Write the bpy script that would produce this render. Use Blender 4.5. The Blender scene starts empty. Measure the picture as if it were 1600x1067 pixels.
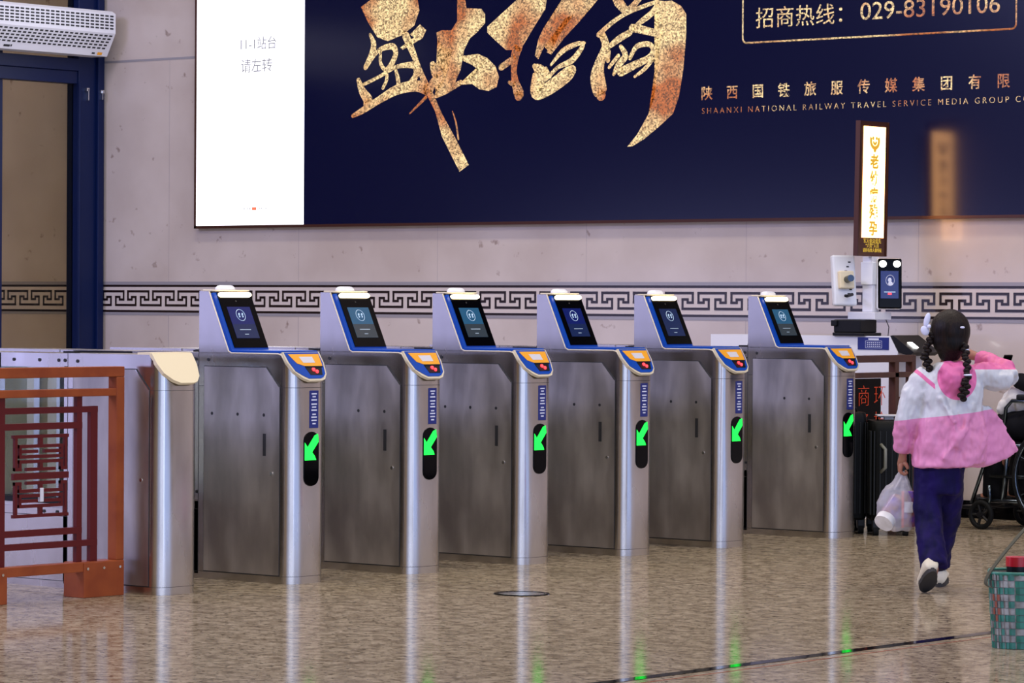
import bpy, bmesh, math, random
from mathutils import Vector, Matrix, noise
D = bpy.data
scene = bpy.context.scene
COL = scene.collection
PI = math.pi
random.seed(4)

# ------------------------------------------------------------------ camera
cam_d = D.cameras.new('camera'); cam = D.objects.new('camera', cam_d); COL.objects.link(cam)
scene.camera = cam
cam_d.sensor_width = 36; cam_d.lens = 5443.0/1600*36; cam_d.clip_end = 200
TH, PITCH, ROLL = .87996, -.01062, .006
right = Vector((math.sin(TH), math.cos(TH), 0)); fwd = Vector((-math.cos(TH), math.sin(TH), 0))
F = fwd*math.cos(PITCH)+Vector((0, 0, math.sin(PITCH)))
U0 = -fwd*math.sin(PITCH)+Vector((0, 0, math.cos(PITCH)))
R = right*math.cos(ROLL)+U0*math.sin(ROLL); UP = U0*math.cos(ROLL)-right*math.sin(ROLL)
m4 = Matrix((R, UP, -F)).transposed().to_4x4(); m4.translation = (10.18625, -11.02343, 1.2)
cam.matrix_world = m4

# ------------------------------------------------------------------ world and light
w = D.worlds.new('hall_ambience'); scene.world = w; w.use_nodes = True
nt = w.node_tree; nt.nodes.clear()
wo = nt.nodes.new('ShaderNodeOutputWorld'); bg = nt.nodes.new('ShaderNodeBackground')
tc = nt.nodes.new('ShaderNodeTexCoord'); sep = nt.nodes.new('ShaderNodeSeparateXYZ')
def Wn(t, **k):
    n = nt.nodes.new(t)
    for i, v in k.items(): setattr(n, i, v)
    return n
def lobe(dirn, lo, hi):
    d = Wn('ShaderNodeVectorMath', operation='DOT_PRODUCT'); d.inputs[1].default_value = Vector(dirn).normalized(); nt.links.new(tc.outputs['Generated'], d.inputs[0])
    r = Wn('ShaderNodeMapRange', interpolation_type='SMOOTHSTEP'); r.inputs[1].default_value = lo; r.inputs[2].default_value = hi; nt.links.new(d.outputs['Value'], r.inputs[0]); return r.outputs[0]
def over(base, fac, col):
    m = Wn('ShaderNodeMix', data_type='RGBA'); nt.links.new(fac, m.inputs[0]); m.inputs[7].default_value = tuple(col)+(1,)
    if isinstance(base, tuple): m.inputs[6].default_value = base+(1,)
    else: nt.links.new(base, m.inputs[6])
    return m.outputs[2]
c_ = over((.20, .135, .065), lobe((0, 0, 1), .15, .8), (.42, .39, .44))       # dim golden hall, paler ceiling
c_ = over(c_, lobe((-.70, -.71, -.05), .55, .88), (.035, .032, .05))            # darkened patch added so the billboard reflects little from the far left
c_ = over(c_, lobe((.955, -.28, .02), .64, .80), (.52, .68, 1.22))           # bright daylight at the entrance side
c_ = over(c_, lobe((0, 0, -1), .1, .5), (.10, .08, .05))
nt.links.new(c_, bg.inputs[0]); nt.links.new(bg.outputs[0], wo.inputs[0])
bg.inputs[1].default_value = 1.0

def area(name, loc, target, sx, sy, power, col):
    l = D.lights.new(name, 'AREA'); l.shape = 'RECTANGLE'; l.size = sx; l.size_y = sy; l.energy = power; l.color = col
    o = D.objects.new(name, l); COL.objects.link(o); o.location = loc
    o.rotation_euler = (Vector(target)-Vector(loc)).to_track_quat('-Z', 'Y').to_euler()
    return o
area('entrance_daylight', (19, -9.0, 2.6), (0, 1, 1.0), 13, 4.6, 300, (.64, .74, 1.0))
area('low_side_fill', (-15.5, -14.5, .95), (-2, 2, .9), 7, 1.5, 80, (.50, .52, 1.0))  # unseen fill added low so gate sides, not the billboard, reflect it
area('high_cool_fill', (-5, -8.0, 6.2), (-1, 1, .9), 5, 2.5, 620, (.52, .54, 1.0))  # unseen cool fill added overhead to brighten heads and upper doors
for i, (lx, ly) in enumerate([(-4, -1.5), (0.5, -1.0), (5, -1.5), (-4, 3.2), (1.0, 3.6), (6, 3.0), (2, -6)]):
    area('ceiling_lamp', (lx, ly, 6.6), (lx, ly, 0), 2.6, .35, 88, (1.0, .90, .76))
scene.view_settings.view_transform = 'Standard'; scene.view_settings.look = 'None'
scene.view_settings.gamma = 1; scene.view_settings.use_curve_mapping = False
scene.view_settings.exposure = 0.40

# ------------------------------------------------------------------ materials
def sc(c): return tuple(c)+(1,) if len(c) == 3 else c
def mat(name, col=(.5, .5, .5), rough=.5, metal=0., coat=0., emit=None, es=0., trans=0., alpha=1., spec=.5, sub=0.):
    m = D.materials.new(name); m.use_nodes = True; b = m.node_tree.nodes['Principled BSDF']
    b.inputs['Base Color'].default_value = sc(col); b.inputs['Roughness'].default_value = rough
    b.inputs['Metallic'].default_value = metal; b.inputs['Coat Weight'].default_value = coat; b.inputs['Coat Roughness'].default_value = .05
    b.inputs['Transmission Weight'].default_value = trans; b.inputs['Alpha'].default_value = alpha
    b.inputs['Specular IOR Level'].default_value = spec
    if emit: b.inputs['Emission Color'].default_value = sc(emit); b.inputs['Emission Strength'].default_value = es
    return m
def nodes(m): return m.node_tree.nodes, m.node_tree.links, m.node_tree.nodes['Principled BSDF']
def vary(m, c1, c2, scale=(1, 1, 1), detail=4, ns=5., lo=.35, hi=.65, rough=None, bump=0., coord='Object'):
    N, L, b = nodes(m)
    t = N.new('ShaderNodeTexCoord'); mp = N.new('ShaderNodeMapping'); mp.inputs['Scale'].default_value = scale
    n = N.new('ShaderNodeTexNoise'); n.inputs['Scale'].default_value = ns; n.inputs['Detail'].default_value = detail
    r = N.new('ShaderNodeValToRGB'); r.color_ramp.elements[0].position = lo; r.color_ramp.elements[1].position = hi
    r.color_ramp.elements[0].color = sc(c1); r.color_ramp.elements[1].color = sc(c2)
    L.new(t.outputs[coord], mp.inputs[0]); L.new(mp.outputs[0], n.inputs[0]); L.new(n.outputs[0], r.inputs[0]); L.new(r.outputs[0], b.inputs['Base Color'])
    if rough:
        q = N.new('ShaderNodeMapRange'); q.inputs[1].default_value = .3; q.inputs[2].default_value = .7
        q.inputs[3].default_value = rough[0]; q.inputs[4].default_value = rough[1]; L.new(n.outputs[0], q.inputs[0]); L.new(q.outputs[0], b.inputs['Roughness'])
    if bump:
        u = N.new('ShaderNodeBump'); u.inputs['Strength'].default_value = bump; u.inputs['Distance'].default_value = .01
        L.new(n.outputs[0], u.inputs['Height']); L.new(u.outputs[0], b.inputs['Normal'])
    return m
M = {}
M['steel'] = vary(mat('brushed_stainless_steel', metal=1), (.44, .41, .38), (.63, .59, .55), (1.2, 1.2, .35), 5, 4., rough=(.17, .32), bump=.02)
M['steel_door'] = vary(mat('brushed_door_steel', metal=1), (.40, .37, .35), (.60, .56, .53), (1.6, 1.6, .5), 5, 4., rough=(.36, .54), bump=.03)
M['chrome'] = mat('polished_metal', (.75, .74, .72), .18, 1)
M['gap'] = mat('dark_gap', (.01, .01, .012), .6)
M['black'] = mat('black_plastic', (.006, .006, .007), .4, spec=.25)
M['blackgloss'] = mat('black_glass', (.001, .001, .0015), .06, spec=.09)
M['blue'] = mat('blue_plastic', (.002, .055, .34), .35, spec=.25)
M['navy'] = mat('navy_label', (.008, .018, .16), .4)
M['cream'] = mat('cream_plastic', (.78, .66, .42), .45)
M['trimc'] = mat('cream_edge', (.66, .57, .40), .3)
M['orange'] = mat('orange_label', (.85, .36, .015), .45)
M['greyl'] = mat('light_label', (.62, .60, .62), .4)
M['white'] = mat('white_plastic', (.74, .74, .75), .4)
M['whitemetal'] = mat('white_painted_metal', (.72, .71, .74), .35)
M['lampw'] = mat('warm_lamp', (1, .95, .8), .4, emit=(1, .80, .48), es=5.)
M['lampw2'] = mat('white_lamp', (1, 1, 1), .4, emit=(1, .97, .92), es=6.)
M['green'] = mat('green_arrow_light', (.0, .4, .05), .5, emit=(.004, .75, .03), es=2.3)
M['red'] = mat('red_indicator', (.5, 0, 0), .4, emit=(1, .03, .04), es=3.)
M['redled'] = mat('red_led_text', (.4, .02, 0), .5, emit=(.9, .10, .03), es=.16)
M['scr_navy'] = mat('screen_dark_blue', (.002, .004, .03), .15, emit=(.002, .006, .07), es=1.)
M['scr_teal'] = mat('screen_teal', (.01, .04, .08), .15, emit=(.007, .045, .085), es=1.)
M['scr_dark'] = mat('screen_dim', (.003, .006, .02), .15, emit=(.004, .010, .045), es=1.)
M['scr_low'] = mat('screen_grey', (.02, .025, .03), .15, emit=(.012, .018, .022), es=1.)
M['icon'] = mat('screen_icon', (.4, .5, .6), .4, emit=(.18, .25, .30), es=1.)
M['txt'] = mat('screen_text', (.3, .35, .4), .4, emit=(.10, .14, .16), es=1.)
M['ink'] = mat('white_ink', (.7, .72, .8), .5)
M['board_white'] = mat('lit_white_screen', (.9, .9, .95), .3, emit=(.97, .96, 1), es=1.15)
M['board_pale'] = mat('pale_grey_screen_text', (.1, .1, .1), .5, emit=(.13, .13, .15), es=1.)
M['board_red'] = mat('red_screen_mark', (.6, .1, .05), .3, emit=(.75, .12, .06), es=1.)
M['board_navy'] = mat('navy_poster', (.0002, .0003, .008), .18, emit=(.0, .0003, .010), es=1., spec=.62)
M['brownframe'] = mat('dark_bronze_frame', (.06, .02, .012), .3, metal=.3)
M['bluepaint'] = mat('deep_blue_frame_paint', (.0012, .007, .045), .4, spec=.25)
M['glass'] = mat('grey_glass', (.80, .88, .86), .02, trans=1.)
M['glass'].node_tree.nodes['Principled BSDF'].inputs['IOR'].default_value = 1.12
M['tint'] = mat('amber_tinted_glass', (.86, .76, .52), .03, trans=1.)
M['tint'].node_tree.nodes['Principled BSDF'].inputs['IOR'].default_value = 1.25
M['rust'] = vary(mat('red_brown_painted_steel', rough=.45, spec=.25), (.20, .036, .008), (.27, .058, .012), (1, 1, 1), 4, 8.)
M['crimson'] = mat('crimson_lattice_paint', (.085, .003, .004), .4, spec=.3)
M['darkwood'] = vary(mat('dark_brown_wood', rough=.35), (.05, .014, .008), (.085, .025, .012), (1, 1, 1), 4, 8.)
M['signcase'] = mat('brown_sign_case', (.07, .022, .012), .35, metal=.3)
M['sign_lit'] = mat('lit_sign_panel', (1, .9, .6), .3, emit=(1, .45, .12), es=6.)
M['sign_text'] = mat('yellow_sign_text', (.4, .22, .03), .5, emit=(.42, .22, .02), es=1.)
M['sign_small'] = mat('yellow_small_text', (.5, .33, .04), .4, emit=(.5, .33, .03), es=.6)
M['suit'] = mat('black_suitcase_shell', (.003, .0035, .0035), .5, spec=.12)
M['suitdark'] = mat('dark_grey_suitcase_trim', (.010, .011, .010), .4, spec=.2)
M['rubber'] = mat('black_rubber', (.005, .005, .005), .7, spec=.15)
M['skin'] = mat('skin', (.30, .12, .07), .5); M['skin'].node_tree.nodes['Principled BSDF'].inputs['Subsurface Weight'].default_value = .1
M['hair'] = vary(mat('black_hair', rough=.42, spec=.15), (.003, .002, .002), (.014, .007, .005), (30, 30, 2), 4, 6., bump=.3)
M['trouser'] = vary(mat('navy_purple_trousers', rough=.6, spec=.12), (.003, .002, .028), (.008, .003, .06), (3, 3, 1), 3, 8., bump=.3)
M['shoe'] = mat('cream_shoe', (.62, .56, .42), .6)
M['sole'] = mat('dark_sole', (.02, .018, .018), .7)
M['bagw'] = mat('white_translucent_plastic', (.80, .77, .82), .3, alpha=.30)
M['bagfill'] = vary(mat('purple_brown_packaging', rough=.25), (.10, .03, .30), (.25, .09, .03), (1, 1, 1), 4, 22.)
M['darkcoat'] = vary(mat('dark_coat', rough=.8, spec=.1), (.002, .002, .003), (.006, .006, .008), (1, 1, 1), 4, 14., bump=.3)
M['tube'] = mat('blue_grey_tube', (.09, .11, .13), .25, 1)
M['whitecloth'] = vary(mat('white_cloth', rough=.8), (.55, .53, .50), (.72, .70, .68), (1, 1, 1), 4, 14., bump=.5)
M['teal'] = vary(mat('teal_strap', rough=.35), (.015, .12, .085), (.03, .20, .15), (1, 1, 1), 3, 25.)
M['strapw'] = vary(mat('grey_white_strap', rough=.35), (.18, .18, .17), (.34, .34, .32), (1, 1, 1), 3, 25.)
M['strapr'] = mat('red_brown_strap', (.28, .06, .03), .4)
M['redlid'] = mat('red_lid', (.5, .01, .02), .25)
M['webbing'] = mat('dark_webbing', (.045, .045, .025), .7)
M['pinkribbon'] = mat('white_hair_ribbon', (.62, .64, .80), .6)

# gold glitter of the poster lettering (screen/print, lit)
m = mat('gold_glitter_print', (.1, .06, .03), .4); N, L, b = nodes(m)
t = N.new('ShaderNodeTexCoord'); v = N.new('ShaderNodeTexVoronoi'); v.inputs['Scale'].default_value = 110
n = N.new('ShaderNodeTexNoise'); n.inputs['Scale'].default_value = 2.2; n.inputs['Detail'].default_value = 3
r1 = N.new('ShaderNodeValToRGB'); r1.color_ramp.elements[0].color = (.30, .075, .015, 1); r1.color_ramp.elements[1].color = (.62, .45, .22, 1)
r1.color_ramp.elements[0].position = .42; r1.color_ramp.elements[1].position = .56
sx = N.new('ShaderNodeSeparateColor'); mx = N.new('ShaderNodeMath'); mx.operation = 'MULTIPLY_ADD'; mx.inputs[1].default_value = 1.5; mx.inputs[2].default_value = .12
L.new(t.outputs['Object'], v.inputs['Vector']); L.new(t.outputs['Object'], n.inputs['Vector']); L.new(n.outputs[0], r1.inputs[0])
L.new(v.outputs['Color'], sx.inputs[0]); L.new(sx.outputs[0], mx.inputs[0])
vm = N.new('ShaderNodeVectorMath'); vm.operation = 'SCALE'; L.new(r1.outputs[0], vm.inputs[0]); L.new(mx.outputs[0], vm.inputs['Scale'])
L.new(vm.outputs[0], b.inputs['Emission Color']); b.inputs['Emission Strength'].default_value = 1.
M['gold'] = m

# marble wall slabs
m = mat('beige_marble', (.5, .45, .43), .22, coat=.25); N, L, b = nodes(m)
t = N.new('ShaderNodeTexCoord'); n = N.new('ShaderNodeTexNoise'); n.inputs['Scale'].default_value = 1.1; n.inputs['Detail'].default_value = 6
r = N.new('ShaderNodeValToRGB'); r.color_ramp.elements[0].color = (.45, .37, .32, 1); r.color_ramp.elements[1].color = (.58, .50, .45, 1)
r.color_ramp.elements[0].position = .35; r.color_ramp.elements[1].position = .65
n2 = N.new('ShaderNodeTexNoise'); n2.inputs['Scale'].default_value = 11; n2.inputs['Detail'].default_value = 3
r2 = N.new('ShaderNodeValToRGB'); r2.color_ramp.elements[0].position = .26; r2.color_ramp.elements[1].position = .33
r2.color_ramp.elements[0].color = (.42, .34, .30, 1); r2.color_ramp.elements[1].color = (1, 1, 1, 1)
mx = N.new('ShaderNodeMix'); mx.data_type = 'RGBA'; mx.blend_type = 'MULTIPLY'; mx.inputs[0].default_value = .75
L.new(t.outputs['Object'], n.inputs[0]); L.new(t.outputs['Object'], n2.inputs[0]); L.new(n.outputs[0], r.inputs[0]); L.new(n2.outputs[0], r2.inputs[0])
L.new(r.outputs[0], mx.inputs[6]); L.new(r2.outputs[0], mx.inputs[7]); L.new(mx.outputs[2], b.inputs['Base Color'])
M['marble'] = m
M['paleband'] = mat('pale_marble_band', (.58, .50, .45), .25, coat=.2)
M['greyband'] = mat('grey_marble_strip', (.27, .25, .265), .25, coat=.3)
M['inlay'] = mat('dark_brown_inlay', (.014, .006, .005), .25, coat=.2)

# terrazzo floor
m = mat('polished_terrazzo', (.3, .25, .2), .1); N, L, b = nodes(m); N.remove(b)
out = [x for x in N if x.type == 'OUTPUT_MATERIAL'][0]
t = N.new('ShaderNodeTexCoord')
def nz(scale, det, ro=.6):
    n = N.new('ShaderNodeTexNoise'); n.inputs['Scale'].default_value = scale; n.inputs['Detail'].default_value = det; n.inputs['Roughness'].default_value = ro; L.new(t.outputs['Object'], n.inputs[0]); return n.outputs[0]
def ramp(src, *st):
    r = N.new('ShaderNodeValToRGB'); E = r.color_ramp.elements
    E[0].position, E[0].color = st[0][0], sc(st[0][1]); E[1].position, E[1].color = st[-1][0], sc(st[-1][1])
    for p_, c_ in st[1:-1]: e = E.new(p_); e.color = sc(c_)
    L.new(src, r.inputs[0]); return r.outputs[0]
def mul(a_, b_, f_=1.):
    x = N.new('ShaderNodeMix'); x.data_type = 'RGBA'; x.blend_type = 'MULTIPLY'; x.inputs[0].default_value = f_; L.new(a_, x.inputs[6]); L.new(b_, x.inputs[7]); return x.outputs[2]
base = ramp(nz(14, 6, .75), (.38, (.15, .112, .072)), (.60, (.34, .28, .195)))
chips = ramp(nz(38, 3, .6), (.36, (.12, .10, .08)), (.43, (1, 1, 1)))
lights = ramp(nz(27, 2, .5), (.60, (1, 1, 1)), (.70, (1.35, 1.35, 1.4)))
br = N.new('ShaderNodeTexBrick'); br.offset = 0; br.inputs['Scale'].default_value = 1; br.inputs['Brick Width'].default_value = 1.2; br.inputs['Row Height'].default_value = 1.2
br.inputs['Mortar Size'].default_value = .0035; br.inputs['Color1'].default_value = (1, 1, 1, 1); br.inputs['Color2'].default_value = (.95, .95, .95, 1); br.inputs['Mortar'].default_value = (.6, .55, .5, 1)
L.new(t.outputs['Object'], br.inputs[0])
colr = mul(mul(mul(base, chips), lights), br.outputs[0])
df = N.new('ShaderNodeBsdfDiffuse'); gl = N.new('ShaderNodeBsdfGlossy'); ms = N.new('ShaderNodeMixShader'); ms.inputs[0].default_value = .36
L.new(colr, df.inputs[0]); gl.inputs['Color'].default_value = (.95, .92, .86, 1)
q = N.new('ShaderNodeMapRange'); q.inputs[1].default_value = .3; q.inputs[2].default_value = .7; q.inputs[3].default_value = .07; q.inputs[4].default_value = .13
L.new(nz(.8, 2), q.inputs[0]); L.new(q.outputs[0], gl.inputs['Roughness'])
L.new(df.outputs[0], ms.inputs[1]); L.new(gl.outputs[0], ms.inputs[2]); L.new(ms.outputs[0], out.inputs[0])
M['floor'] = m

# child's windbreaker: pink with a white band across back and sleeves
m = mat('pink_and_white_windbreaker', (.7, .2, .4), .55); N, L, b = nodes(m)
t = N.new('ShaderNodeTexCoord'); s = N.new('ShaderNodeSeparateXYZ'); n = N.new('ShaderNodeTexNoise'); n.inputs['Scale'].default_value = 9
mp = N.new('ShaderNodeMapping'); mp.inputs['Rotation'].default_value = (0, .75, 0); mp.inputs['Scale'].default_value = (1.7, 1.5, .8)
L.new(t.outputs['Object'], s.inputs[0]); L.new(t.outputs['Object'], mp.inputs[0]); L.new(mp.outputs[0], n.inputs[0])
r = N.new('ShaderNodeValToRGB'); r.color_ramp.interpolation = 'CONSTANT'
PK = (.66, .23, .42, 1); WH = (.56, .57, .60, 1); HP = (.66, .13, .32, 1)
r.color_ramp.elements[0].position = 0; r.color_ramp.elements[0].color = PK
r.color_ramp.elements[1].position = .5; r.color_ramp.elements[1].color = WH
# z + slanted x measure, mapped so that .5 is the lower edge of the band
ma = N.new('ShaderNodeMath'); ma.operation = 'MULTIPLY_ADD'; ma.inputs[1].default_value = -.12; L.new(s.outputs[0], ma.inputs[0]); L.new(s.outputs[2], ma.inputs[2])
mq = N.new('ShaderNodeMapRange'); mq.inputs[1].default_value = .745-.5; mq.inputs[2].default_value = .745+.5; L.new(ma.outputs[0], mq.inputs[0]); L.new(mq.outputs[0], r.inputs[0])
def cmp_(op, src, val):
    q_ = N.new('ShaderNodeMath'); q_.operation = op; q_.inputs[1].default_value = val; L.new(src, q_.inputs[0]); return q_.outputs[0]
def mm_(a_, b_, op='MULTIPLY'):
    q_ = N.new('ShaderNodeMath'); q_.operation = op; L.new(a_, q_.inputs[0]); L.new(b_, q_.inputs[1]); return q_.outputs[0]
X_, Z_ = s.outputs[0], s.outputs[2]
vd = N.new('ShaderNodeVectorMath'); vd.operation = 'MULTIPLY_ADD'; vd.inputs[1].default_value = (12.0, 0, 11.0); vd.inputs[2].default_value = (-.40, 0, -9.9); L.new(t.outputs['Object'], vd.inputs[0])
vl = N.new('ShaderNodeVectorMath'); vl.operation = 'LENGTH'; L.new(vd.outputs[0], vl.inputs[0]); hood = cmp_('LESS_THAN', vl.outputs['Value'], 1.)
slv = mm_(cmp_('GREATER_THAN', X_, .10), cmp_('GREATER_THAN', Z_, .938))
sh2 = mm_(ma.outputs[0], s.outputs[0], 'ADD')
strp = mm_(mm_(cmp_('GREATER_THAN', sh2, .800), cmp_('LESS_THAN', sh2, .822)), cmp_('LESS_THAN', X_, -.06))
pk = mm_(mm_(hood, slv, 'MAXIMUM'), strp, 'MAXIMUM')
mx = N.new('ShaderNodeMix'); mx.data_type = 'RGBA'; mx.inputs[7].default_value = HP; L.new(pk, mx.inputs[0]); L.new(r.outputs[0], mx.inputs[6])
L.new(mx.outputs[2], b.inputs['Base Color'])
u = N.new('ShaderNodeBump'); u.inputs['Strength'].default_value = 1.; u.inputs['Distance'].default_value = .04; L.new(n.outputs[0], u.inputs['Height']); L.new(u.outputs[0], b.inputs['Normal'])
M['jacket'] = m

# ------------------------------------------------------------------ mesh helpers
class MB:
    def __init__(s): s.bm = bmesh.new(); s.mi = 0
    def f(s, vs, mi=None):
        try: fc = s.bm.faces.new(vs)
        except ValueError: return None
        fc.material_index = s.mi if mi is None else mi; return fc
    def box(s, a, b, bev=0):
        x0, y0, z0 = a; x1, y1, z1 = b
        t = bmesh.new()
        v = [t.verts.new(p) for p in [(x0, y0, z0), (x1, y0, z0), (x1, y1, z0), (x0, y1, z0), (x0, y0, z1), (x1, y0, z1), (x1, y1, z1), (x0, y1, z1)]]
        for q in [(3, 2, 1, 0), (4, 5, 6, 7), (0, 1, 5, 4), (1, 2, 6, 5), (2, 3, 7, 6), (3, 0, 4, 7)]: t.faces.new([v[i] for i in q])
        if bev: bmesh.ops.bevel(t, geom=t.edges[:], offset=bev, segments=2, affect='EDGES', profile=.5)
        return s.merge(t)
    def merge(s, t, mtx=None):
        mp = {}
        for v in t.verts: mp[v] = s.bm.verts.new(mtx @ v.co if mtx else v.co)
        for fc in t.faces: s.f([mp[v] for v in fc.verts])
        t.free(); return s
    def prism(s, pts, fn0, fn1):
        """pts 2D polygon; fn0/fn1 map (u,v) to the two end positions"""
        a = [s.bm.verts.new(fn0(u, v)) for u, v in pts]; b = [s.bm.verts.new(fn1(u, v)) for u, v in pts]
        n = len(pts)
        fa = s.f(a[::-1]); fb = s.f(b)
        for i in range(n): s.f([a[i], a[(i+1) % n], b[(i+1) % n], b[i]])
        return s
    def tube(s, pts, r, seg=8, close=False, cap=True):
        pts = [Vector(p) for p in pts]; n = len(pts); rr = r if isinstance(r, (list, tuple)) else [r]*n
        rings = []; up = None
        for i, p in enumerate(pts):
            if close: d = pts[(i+1) % n]-pts[i-1]
            else: d = (pts[min(i+1, n-1)]-pts[max(i-1, 0)])
            d.normalize()
            if up is None: up = Vector((0, 0, 1)) if abs(d.z) < .9 else Vector((1, 0, 0))
            x = d.cross(up)
            if x.length < 1e-4: x = d.cross(Vector((0, 1, 0)))
            x.normalize(); y = x.cross(d); up = y
            rings.append([s.bm.verts.new(p+(x*math.cos(2*PI*k/seg)+y*math.sin(2*PI*k/seg))*rr[i]) for k in range(seg)])
        for i in range(n if close else n-1):
            a = rings[i]; b = rings[(i+1) % n]
            for k in range(seg): s.f([a[k], a[(k+1) % seg], b[(k+1) % seg], b[k]])
        if cap and not close: s.f(rings[0][::-1]); s.f(rings[-1])
        return s
    def cyl(s, p0, p1, r, seg=16): return s.tube([p0, p1], r, seg)
    def bar(s, p0, p1, wd, up=(0, 0, 1)):
        p0 = Vector(p0); p1 = Vector(p1); d = (p1-p0).normalized(); x = d.cross(Vector(up))
        if x.length < 1e-4: x = d.cross(Vector((0, 1, 0)))
        x.normalize(); y = x.cross(d); h = wd/2
        c = [(-h, -h), (h, -h), (h, h), (-h, h)]
        a = [s.bm.verts.new(p0+x*i+y*j) for i, j in c]; b = [s.bm.verts.new(p1+x*i+y*j) for i, j in c]
        s.f(a[::-1]); s.f(b)
        for i in range(4): s.f([a[i], a[(i+1) % 4], b[(i+1) % 4], b[i]])
        return s
    def ell(s, c, r, seg=16, rings=10, mtx=None):
        t = bmesh.new(); bmesh.ops.create_uvsphere(t, u_segments=seg, v_segments=rings, radius=1)
        mm = Matrix.Translation(c) @ (mtx.to_4x4() if mtx else Matrix.Identity(4)) @ Matrix.Diagonal((r[0], r[1], r[2], 1))
        return s.merge(t, mm)
    def loft(s, rings, cap=True):
        rs = [[s.bm.verts.new(p) for p in r] for r in rings]; n = len(rs[0])
        for a, b in zip(rs, rs[1:]):
            for k in range(n): s.f([a[k], a[(k+1) % n], b[(k+1) % n], b[k]])
        if cap: s.f(rs[0][::-1]); s.f(rs[-1])
        return s
    def build(s, name, m, parent=None, smooth=False, norm=True):
        if norm: bmesh.ops.recalc_face_normals(s.bm, faces=s.bm.faces[:])
        me = D.meshes.new(name); s.bm.to_mesh(me); s.bm.free()
        for x in (m if isinstance(m, (list, tuple)) else [m]): me.materials.append(x if not isinstance(x, str) else M[x])
        if smooth:
            for p in me.polygons: p.use_smooth = True
        o = D.objects.new(name, me); COL.objects.link(o)
        if parent: o.parent = parent
        if smooth == 'auto':
            me.set_sharp_from_angle(angle=math.radians(35))
        return o
def ring(cx, cy, z, rx, ry, n=24, p=2.0, ph=0):
    out = []
    for k in range(n):
        a = 2*PI*k/n+ph; c, s_ = math.cos(a), math.sin(a)
        out.append((cx+rx*math.copysign(abs(c)**(2/p), c), cy+ry*math.copysign(abs(s_)**(2/p), s_), z))
    return out
def tag(o, label=None, cat=None, group=None, kind=None):
    if label: o['label'] = label
    if cat: o['category'] = cat
    if group: o['group'] = group
    if kind: o['kind'] = kind
    return o
def thing(name, label, cat, loc=(0, 0, 0), rz=0, group=None):
    o = D.objects.new(name, None); COL.objects.link(o); o.location = loc; o.rotation_euler = (0, 0, rz); o.empty_display_size = .1
    return tag(o, label, cat, group)
def copy_tree(o, parent=None):
    c = o.copy(); COL.objects.link(c); c.parent = parent
    for ch in list(o.children): copy_tree(ch, c)
    return c
def struct(o): o['kind'] = 'structure'; return o
def text_mesh(name, body, size, m, parent, origin, xd, yd, z=0.0, align='CENTER', sxx=1.0, bold=0., space=1.0, thick=.0008, valign='BOTTOM_BASELINE'):
    """lettering as real thin mesh lying on the plane spanned by xd (reading direction) and yd (up)"""
    cu = D.curves.new(name, 'FONT'); cu.body = body; cu.size = size; cu.align_x = align; cu.offset = bold; cu.space_character = space; cu.extrude = thick
    cu.resolution_u = 4
    ob = D.objects.new(name, cu); COL.objects.link(ob)
    bpy.context.view_layer.update()
    dg = bpy.context.evaluated_depsgraph_get(); me = D.meshes.new_from_object(ob.evaluated_get(dg))
    D.objects.remove(ob); D.curves.remove(cu)
    xd = Vector(xd).normalized(); yd = Vector(yd).normalized(); nd = xd.cross(yd)
    mm = Matrix((xd*sxx, yd, nd)).transposed().to_4x4(); mm.translation = Vector(origin)
    me.transform(mm); me.materials.clear(); me.materials.append(M[m] if isinstance(m, str) else m); me.name = name
    o = D.objects.new(name, me); COL.objects.link(o)
    if parent: o.parent = parent
    return o
def skin_body(name, V, E, Rr, m, parent, root=0, sub=2):
    me = D.meshes.new(name); me.from_pydata(V, E, []); o = D.objects.new(name, me); COL.objects.link(o)
    if parent: o.parent = parent
    me.materials.append(M[m])
    md = o.modifiers.new('Skin', 'SKIN'); md.use_smooth_shade = True
    if not me.skin_vertices: me.skin_vertices.new() if hasattr(me.skin_vertices, 'new') else None
    sv = me.skin_vertices[0].data
    roots = root if isinstance(root, (list, tuple)) else [root]
    for i, r in enumerate(Rr):
        sv[i].radius = (r, r) if not isinstance(r, tuple) else r; sv[i].use_root = i in roots
    s = o.modifiers.new('Sub', 'SUBSURF'); s.levels = sub; s.render_levels = sub
    return o
def remesh(o, vox, smooth=6, bulge=None):
    md = o.modifiers.new('Remesh', 'REMESH'); md.mode = 'VOXEL'; md.voxel_size = vox; md.use_smooth_shade = True
    sm = o.modifiers.new('Smooth', 'SMOOTH'); sm.factor = .5; sm.iterations = smooth
    if bulge:
        tx = D.textures.new('folds', 'CLOUDS'); tx.noise_scale = bulge[1]
        dm = o.modifiers.new('Folds', 'DISPLACE'); dm.texture = tx; dm.strength = bulge[0]; dm.mid_level = .5; dm.texture_coords = 'LOCAL'
    return o

# ------------------------------------------------------------------ the setting
WY = 5.935
struct(MB().box((-40, -45, -.1), (30, WY+.3, 0)).build('floor', 'floor'))
wl = struct(MB().box((-16, WY, 0), (9, WY+.25, 1.112)).box((-16, WY, 1.340), (9, WY+.25, 2.868)).box((-16, WY, 2.876), (9, WY+.25, 6.2)).box((-16, WY+.012, 1.1), (9, WY+.25, 1.36)).box((-16, WY+.008, 2.86), (9, WY+.25, 2.89)).build('wall_back', 'marble'))
# grooves between slabs
g = MB()
for x in (-6.9, -5.68, -4.46, -3.24, -2.02, -.8, .42):
    g.box((x-.0008, WY-.0004, 1.342), (x+.0008, WY+.002, 2.868)).box((x-.0015, WY-.0006, .12), (x+.0015, WY+.002, 1.11))
struct(g.build('trim_1', 'greyband', wl))
g = MB().box((-16, WY-.002, 2.866), (9, WY+.01, 2.882))
struct(g.build('trim_2', 'greyband', wl))
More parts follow.
